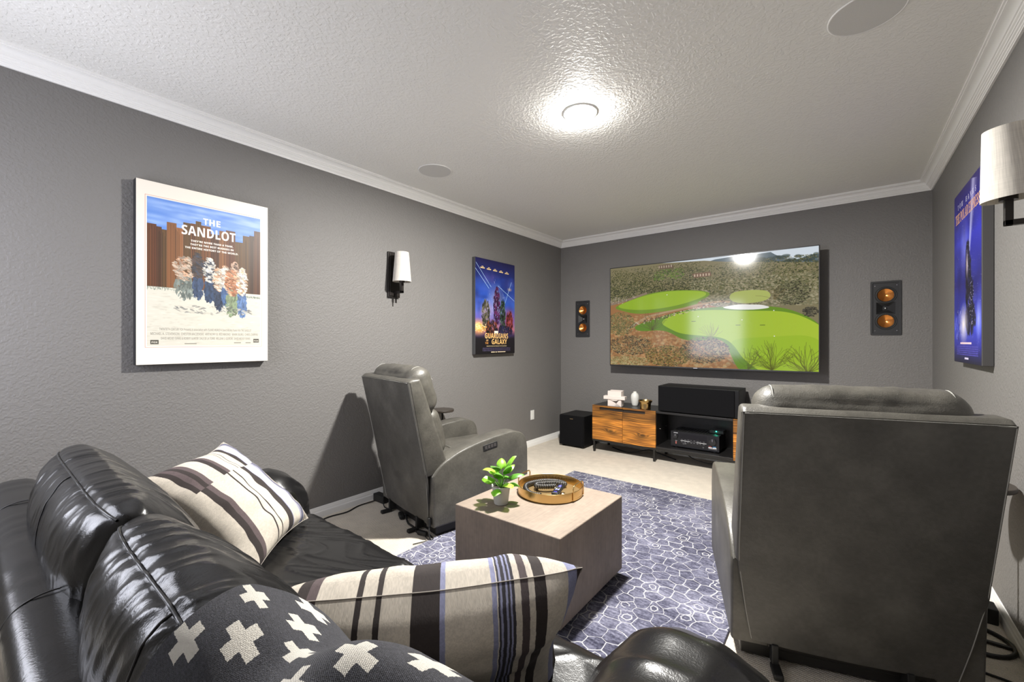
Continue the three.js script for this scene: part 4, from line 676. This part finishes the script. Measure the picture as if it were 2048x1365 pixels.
  for (const q of [-1, 1]) rp('seam', tube([0, 1, 2, 3, 4, 5, 6].map((k) => { const a = -0.4 + k * 0.55, w = new THREE.Vector3(q * 0.285, Math.sin(a) * 0.176, Math.cos(a) * 0.106).applyAxisAngle(new THREE.Vector3(1, 0, 0), 0.3); return [w.x, w.y + 0.99, w.z + 0.022]; }), 0.0022, 6, 40), greyStitch, head);
  part('base', [bx(-0.27, 0.27, 0.05, 0.34, -0.78, -0.03, 0.01), bx(-0.37, 0.37, 0.0105, 0.085, -0.82, -0.035, 0.006)], blackMetal, t);
  for (const x of [-0.25, 0.19]) part('rear_foot', [bx(x - 0.018, x + 0.018, 0, 0.024, 0.0, 0.085, 0.008), bx(x - 0.012, x + 0.012, 0.012, 0.1, -0.05, 0.02, 0.004)], rubberMat, t, 'black rear foot');
  return t;
}
recliner('grey leather power recliner with its control panel turned to the coffee table', [-2.578, 0, -2.007], -0.195);
recliner('grey leather power recliner standing back-on beside the wall with the blue night poster', [0.008, 0, -2.123], 0.312);

// ------------------------------------------------------------------ small round side tables behind the recliners' outer arms
function sideTable(label, x, z, r, ring, y) {
  const t = thing('side_table', label, 'side table', [x, 0, z], 0, 'pair of small side tables');
  part('top', lathe([[0.0005, y - 0.022], [r - 0.004, y - 0.022], [r, y - 0.018], [r, y - 0.004], [r - 0.003, y], [0.0005, y]], 56), mat({ color: L3(0.04, 0.032, 0.026), roughness: 0.4 }), t);
  part('pole', cyl(0.009, 0.009, y - 0.03, 0, (y - 0.022) / 2 + 0.002, 0, 16), blackMetal, t);
  part('ring_base', [new THREE.TorusGeometry(ring, 0.009, 10, 64).rotateX(Math.PI / 2).translate(0, 0.009, 0), bx(-ring, ring, 0.004, 0.014, -0.008, 0.008)], blackMetal, t);
}
sideTable('small dark round side table between recliner arm and wall with the space poster', -3.045, -2.8, 0.11, 0.09, 0.69);
sideTable('small dark round side table between recliner and the wall with the blue night poster', 0.46, -2.79, 0.125, 0.118, 0.715);

// ------------------------------------------------------------------ power adapters and cords on the carpet
single('power_adapter', bx(-0.07, 0.07, 0, 0.062, -0.03, 0.03, 0.006), blackPlastic, 'black power adapter block on the carpet by the baseboard behind the recliner', 'power adapter', [-3.06, 0, -2.125]);
single('power_adapter', bx(-0.045, 0.045, 0, 0.075, -0.045, 0.045, 0.006), blackPlastic, 'black power adapter block by the baseboard under the blue night poster', 'power adapter', [0.525, 0, -3.03]);
single('cord', tube([[-3.09, 0.012, -2.09], [-3.11, 0.006, -1.95], [-3.07, 0.006, -1.82], [-3.09, 0.006, -1.68], [-3.05, 0.006, -1.5], [-2.98, 0.006, -1.35], [-2.85, 0.006, -1.2]], 0.005, 8, 70), rubberMat, 'black power cord lying along the baseboard towards the sofa', 'cord');
{
  const t = thing('cord', 'black power cord with plugs behind the skirt of the recliner by the adapter', 'cord', [-2.5, 0, -1.98]);
  wpart('wire', [tube([[-2.99, 0.02, -2.1], [-2.92, 0.008, -2.06], [-2.84, 0.006, -2.06]], 0.004, 8, 30), tube([[-2.62, 0.03, -2.035], [-2.52, 0.012, -1.98], [-2.44, 0.008, -1.965], [-2.36, 0.01, -1.93], [-2.3, 0.012, -1.935], [-2.24, 0.01, -1.94]], 0.007, 8, 50), tube([[-2.25, 0.012, -1.95], [-2.19, 0.008, -1.93], [-2.19, 0.02, -1.9], [-2.215, 0.1, -1.915]], 0.005, 8, 40), tube([[-2.3, 0.008, -1.93], [-2.2, 0.006, -1.9], [-2.215, 0.006, -1.86], [-2.24, 0.006, -1.8]], 0.003, 8, 40)], rubberMat, t);
  wpart('plug', [bx(-0.045, 0.045, 0, 0.034, -0.02, 0.02, 0.012, 3).rotateY(-0.5).translate(-2.65, 0.004, -2.02)], rubberMat, t);
  wpart('plug', [bx(-0.04, 0.04, 0, 0.03, -0.016, 0.016, 0.01, 3).rotateY(0.2).translate(-2.3, 0.002, -1.93)], rubberMat, t);
  wpart('plug', [bx(-0.012, 0.012, 0, 0.06, -0.012, 0.012, 0.005, 2).translate(-2.215, 0.09, -1.915)], rubberMat, t);
}
single('cord', tube([[0.36, 0.006, -2.58], [0.43, 0.006, -2.53], [0.5, 0.006, -2.52], [0.56, 0.006, -2.5]], 0.005, 8, 30), rubberMat, 'thin black cord on the carpet beside the ring base of the side table', 'cord');
single('cord', tube([[0.33, 0.006, -2.45], [0.42, 0.006, -2.43], [0.5, 0.006, -2.4], [0.57, 0.006, -2.36]], 0.005, 8, 30), rubberMat, 'thin black cord from the back corner of the recliner to the baseboard', 'cord');

// ------------------------------------------------------------------ sofa, facing the television with its back to the camera
const ridge = (v) => 1 - Math.abs(v);
const RIDGE = 1.3, BACK = { yc: 0.742, zc: -0.262, hh: 0.264, hd: 0.15, tilt: 0.2, n: 2.12 };
function backSurface(xc, hw, t, phi, off, x = null) {                  // t -1..1 along the sofa; phi 0 rear, 90 top, 180 front
  const s = Math.pow(Math.max(0, 1 - Math.abs(t) ** 5), 0.42), c = Math.cos(phi), n = Math.sin(phi), e = c < 0 ? 2 / BACK.n + 0.24 * smooth(0, 0.5, -c) : 2 / BACK.n;
  let dz = BACK.hd * Math.sign(c) * Math.abs(c) ** e * (0.18 + 0.82 * s), dy = BACK.hh * Math.sign(n) * Math.abs(n) ** e * (0.84 + 0.16 * s);
  const l = Math.hypot(dz, dy) || 1; dz += off * dz / l; dy += off * dy / l;
  const z = BACK.zc + dz * Math.cos(BACK.tilt) + dy * Math.sin(BACK.tilt), y = BACK.yc + dy * Math.cos(BACK.tilt) - dz * Math.sin(BACK.tilt) - (xc > -1 ? 0.04 * smooth(-0.1, 0.55, t) : 0);
  return [x === null ? xc + t * hw : x, y, z];
}
{
  const x0 = -2.555, x1 = -0.045;
  const t = thing('sofa', 'black leather sofa with loose back cushions facing the television', 'sofa', [-1.3, 0, -0.58]);
  wpart('frame', bx(x0 + 0.1, x1 - 0.1, 0.07, 0.33, -1.06, -0.12, 0.03), blackLeather, t);
  const fold = (f, a, sd) => (x, y, z) => a * (Math.pow(ridge(noise3(x * f + sd, y * f * 0.4, z * f * 0.35)), 3) - 0.3) + a * 0.6 * noise3(x * 6, y * 6, z * 6 + sd);
  const rail = wpart('back_rail', softBox(x1 - x0 - 0.06, 0.76, 0.14, 0.055, 120, [0, 0, 0.004], fold(13, 0.0025, 4)).translate((x0 + x1) / 2, 0.44, -0.105), blackLeather, t);
  for (const x of [-1.3, -2.1, -0.5]) wpart('seam', tube([[x, 0.7, -0.03], [x, 0.765, -0.033], [x, 0.806, -0.053], [x, 0.824, -0.09], [x, 0.824, -0.14]], 0.0016, 6, 30), seamThread, t, rail);
  const slack = (xc, hw, seed, tt, phi) => {                            // wrinkles of the stuffed cushion, in metres
    const x = xc + tt * hw, edge = 1 - Math.abs(tt) ** 8, w = 3.2 * Math.sin(phi), q = Math.cos(phi), pull = Math.exp(-((1 - Math.abs(tt)) * 5));
    let off = 0.007 * (Math.pow(ridge(noise3(x * 17 + q * 2.2 + seed, w * 0.9, q * 1.5)), 3) - 0.35) + 0.004 * (Math.pow(ridge(noise3(x * 38 + seed + q * 3, w * 1.6, q * 2)), 2) - 0.4) + 0.009 * noise3(x * 5, w, q + seed);
    off *= 0.55 + 0.9 * pull; return (off - 0.006 * Math.exp(-(((phi - RIDGE) / 0.05) ** 2))) * edge;
  };
  const cush = (xc, hw, seed) => {
    const at = (tt, phi, o) => backSurface(xc, hw, tt, phi, o + slack(xc, hw, seed, tt, phi));
    const c = wpart('back_cushion', keepNormalsUV(grid(180, 110, (u, v) => at(u * 2 - 1, v * Math.PI * 2, 0))), blackLeather, t);
    const rows = []; for (let k = 0; k <= 60; k++) rows.push(at(-0.955 + 1.91 * k / 60, RIDGE, 0.002));
    wpart('piping', tube(rows, 0.0028, 7, 180), blackPiping, t, c);
    const mid = []; for (let k = 0; k <= 30; k++) mid.push(at(0.0, RIDGE - k * 0.055, 0.0006)); wpart('seam', tube(mid, 0.0016, 6, 90), seamThread, t, c);
    return c;
  };
  cush(-1.645, 0.47, 3.1); cush(-0.71, 0.465, 8.4);
  for (const [a, b, sd] of [[-2.19, -1.3, 1], [-1.3, -0.41, 7]]) {
    wpart('seat_cushion', softBox(b - a, 0.2, 0.85, 0.075, 110, [0, 0.022, 0.012], (x, y, z) => {
      const k = 0.004 * (Math.pow(ridge(noise3(x * 7 + z * 9 + sd, y * 3, x * 3 - z * 4)), 5) - 0.2) + 0.0045 * Math.pow(ridge(noise3(x * 5 + z * 11 + sd * 2, y * 2, x * 2 - z * 2)), 14) + 0.004 * Math.pow(ridge(noise3(x * 9 + z * 16 + sd * 3, y * 2, x * 3 - z * 3)), 12); return k + 0.006 * noise3(x * 5 + sd, y * 4, z * 5);
    }).translate((a + b) / 2, 0.375, -0.685), blackLeather, t);
  }
  for (const [xc, sd, wd, ht] of [[-2.37, 2, 0.39, 0.61], [-0.25, 5, 0.47, 0.65]]) {
    wpart('arm', softBox(wd, ht, 1.0, wd * 0.46, 90, [0.01, 0.03, 0.03], (x, y, z, n) => {
      const a = Math.atan2(x, y - 0.12), front = smooth(-0.3, -0.5, z), k = ridge(noise3(x * 9 + sd, y * 5, z * 13)); return 0.006 * (k ** 3 - 0.3) + 0.0045 * front * Math.sin(a * 13 + sd) * smooth(0.02, 0.2, Math.hypot(x, y - 0.12)) + 0.008 * noise3(x * 5, y * 5 + sd, z * 5);
    }).translate(xc, 0.045 + ht / 2, -0.63), blackLeather, t);
  }
  for (const [x, z] of [[x0 + 0.18, -1.0], [x1 - 0.18, -1.0], [x0 + 0.18, -0.18], [x1 - 0.18, -0.18]]) wpart('foot', cyl(0.03, 0.022, 0.07, x, 0.035, z, 16), blackPlastic, t);
}
// ------------------------------------------------------------------ striped pillows
const CREAM = [0.79, 0.755, 0.705], DARK = [0.2, 0.17, 0.165], MAUVE = [0.36, 0.31, 0.315], BLUE = [0.55, 0.56, 0.68], NAVY = [0.2, 0.19, 0.22];
const lines = (a, k) => [[a, a + 0.015 * k, BLUE], [a + 0.019 * k, a + 0.025 * k, NAVY], [a + 0.025 * k, a + 0.032 * k, BLUE], [a + 0.032 * k, a + 0.043 * k, NAVY], [a + 0.043 * k, a + 0.05 * k, BLUE], [a + 0.05 * k, a + 0.057 * k, NAVY], [a + 0.057 * k, a + 0.063 * k, BLUE], [a + 0.063 * k, a + 0.072 * k, NAVY]];
const bands = [[0, 0.085, MAUVE], [0.115, 0.147, DARK], [0.147, 0.175, MAUVE], [0.29, 0.307, DARK], [0.348, 0.365, DARK], [0.455, 0.54, DARK], [0.54, 0.556, BLUE], ...lines(0.7, 1), [0.792, 0.817, MAUVE.map((c) => c * 0.85)], [0.837, 0.875, DARK], [0.95, 0.982, BLUE], [0.982, 1, DARK]];
const lowerBands = [[0.115, 0.16, DARK], [0.16, 0.2, MAUVE], [0.36, 0.376, DARK], [0.435, 0.45, DARK], [0.58, 0.68, DARK], [0.68, 0.69, BLUE], ...lines(0.82, 1), [0.91, 0.93, DARK], [0.95, 0.965, DARK]];
const upperBands = [[0.085, 0.12, DARK], [0.12, 0.155, MAUVE], [0.155, 0.19, DARK], [0.19, 0.23, MAUVE], [0.33, 0.372, DARK], [0.372, 0.41, MAUVE], [0.54, 0.552, DARK], [0.6, 0.612, DARK], [0.72, 0.78, DARK], [0.78, 0.79, BLUE], ...lines(0.885, 1)];
const stripe = (u, l = bands) => { for (const [a, b, c] of l) if (u >= a && u < b) return c; return CREAM; };
const cloth = (shiftTop) => dataTex(1024, 1024, (u, v) => {
  const w = u + 0.0012 * noise3(v * 30, u * 4, 3), c = !shiftTop ? stripe(w) : stripe(w, v < 0.68 ? lowerBands : upperBands), n = 0.96 + 0.05 * noise3(u * 300, v * 300, 1) + 0.03 * noise3(u * 60, v * 90, 2);
  return c.map((q) => q * n);
}, true);
const weave = dataTex(256, 256, (u, v) => 0.5 + 0.25 * Math.sin(u * 80 * 6.2832) * Math.sin(v * 80 * 6.2832) + 0.3 * (tileNoise(u, v, 60, 60, 5) - 0.5));
function pillow(label, C, E1, E2, W, Hh, Tk, shiftTop, seed) {         // centre, width direction, height direction
  const t = thing('throw_pillow', label, 'pillow', C, 0, 'striped throw pillows on the sofa');
  const e1 = new THREE.Vector3(...E1).normalize(), e2 = new THREE.Vector3(...E2); e2.addScaledVector(e1, -e2.dot(e1)).normalize(); const n = e1.clone().cross(e2);
  const m = mat({ map: cloth(shiftTop), roughness: 0.9, bumpMap: tiled(weave, 0.12), bumpScale: 0.0005, side: THREE.DoubleSide });
  const f = (side) => (u, v) => {
    const a = u * 2 - 1, b = v * 2 - 1, A = a * (1 - 0.1 * (1 - b * b) * a * a), B = b * (1 - 0.1 * (1 - a * a) * b * b);
    let th = Tk * Math.pow(Math.max(0, (1 - a ** 4) * (1 - b ** 4)), 0.55);
    const rim = Math.max(Math.abs(a), Math.abs(b)); th += side * 0 + 0.006 * noise3(a * 5 + seed, b * 5, side * 3) * (1 - rim ** 6) + 0.0012 * Math.sin((Math.abs(a) > Math.abs(b) ? b : a) * 26 + seed) * smooth(0.55, 0.9, rim) * (1 - rim ** 10);
    const sag = 0.02 * noise3(a * 1.3 + seed, b * 1.3, 4);
    const p = e1.clone().multiplyScalar(A * W / 2).addScaledVector(e2, B * Hh / 2).addScaledVector(n, side * th + sag); return [p.x, p.y, p.z];
  };
  const g0 = grid(56, 56, f(1)), g1 = grid(56, 56, f(-1)); const ix = g1.index; for (let i = 0; i < ix.count; i += 3) { const a = ix.getX(i + 1); ix.setX(i + 1, ix.getX(i + 2)); ix.setX(i + 2, a); } g1.computeVertexNormals();
  part('front_cover', g0, m, t); part('rear_cover', g1, m, t);
  const edge = []; for (let k = 0; k < 4; k++) for (let i = 0; i < 14; i++) { const s = i / 14, [u, v] = [[s, 0], [1, s], [1 - s, 1], [0, 1 - s]][k]; edge.push(f(1)(u, v)); }
  part('seam', tube(edge, 0.0013, 6, 160, true), mat({ color: L3(0.4, 0.36, 0.32), roughness: 0.9 }), t);
  return t;
}
pillow('striped cream and brown pillow leaning in the sofa corner by the baseball poster', [-1.97, 0.685, -0.675], [-0.36, 0, -0.367], [-0.3, 0.35, 0.21], 0.54, 0.53, 0.085, true, 1.3);
pillow('striped cream and brown pillow standing in the sofa corner next to the throw blanket', [-0.775, 0.642, -0.672], [0.417, 0.0, -0.438], [0.1, 0.34, 0.18], 0.68, 0.45, 0.12, false, 6.1);

// ------------------------------------------------------------------ knitted throw with crosses, draped over the back cushion
{
  const t = thing('throw_blanket', 'charcoal knitted throw blanket with cream crosses draped over the sofa back', 'blanket', [-0.4, 0.8, -0.22]);
  const tone = dataTex(1024, 1024, (u, v) => {                          // one tile is 0.27 m: two rows of crosses set in a brick pattern
    const wob = 0.006 * noise3(u * 60, v * 60, 3); let c = 0;
    for (const [cx, cy] of [[0.25, 0.25], [0.75, 0.75], [1.25, 0.25], [-0.25, 0.75]]) { const dx = Math.abs(u - cx) + wob, dy = Math.abs(v - cy) + wob; if ((dx < 0.082 && dy < 0.235) || (dx < 0.235 && dy < 0.082)) c = 1; }
    const n = 0.9 + 0.2 * noise3(u * 160, v * 160, 5) + 0.12 * noise3(u * 40, v * 90, 6);
    return c ? [0.87 * (0.93 + 0.07 * n), 0.85 * (0.93 + 0.07 * n), 0.81 * (0.93 + 0.07 * n)] : [0.285 * n, 0.285 * n, 0.31 * n];
  }, true);
  const knit = dataTex(512, 512, (u, v) => 0.5 + 0.3 * Math.sin((v * 54 + 0.3 * Math.sin(u * 54 * 6.2832)) * 6.2832) * Math.cos(u * 27 * 6.2832) + 0.35 * (tileNoise(u, v, 120, 120, 8) - 0.5));
  const m = phys({ map: tone, roughness: 1, bumpMap: knit, bumpScale: 0.0011, sheen: 0.4, sheenRoughness: 0.6, sheenColor: L3(0.5, 0.5, 0.5), side: THREE.DoubleSide });
  const XA = -0.655, XB = -0.12, P0 = -0.35, P1 = 3.6;
  const surf = (u, v, o) => {
    const phi = lerp(P0, P1, v), x = lerp(XA, XB, u) + 0.012 * noise3(v * 5, 1, 2) * (1 - u), fold = smooth(-0.53, -0.37, x);
    const off = 0.012 + o + 0.006 * noise3(x * 10, phi * 2, 3) + fold * (0.012 + 0.07 * Math.exp(-(((phi - 1.98) / 0.5) ** 2))) + 0.004 * Math.sin(phi * 5 + x * 14) * fold;
    return backSurface(-0.71, 0.465, Math.min((x + 0.71) / 0.465, 0.55), phi, off, x);
  };
  const shell = (o, flip) => { const g = grid(70, 120, (u, v) => surf(u, v, o)); const q = g.attributes.uv; for (let i = 0; i < q.count; i++) q.setXY(i, q.getX(i) * (XB - XA) / 0.125, q.getY(i) * 0.98 / 0.125); return g; };
  const rim = grid(1, 120, (u, v) => surf(0, v, u ? 0 : -0.011)); { const q = rim.attributes.uv; for (let i = 0; i < q.count; i++) q.setXY(i, 0.02, q.getY(i) * 0.98 / 0.125); }
  for (const g of [0]) wpart('blanket', merge([shell(0), shell(-0.011), rim]), m, t);
}

renderer.render(scene, camera);
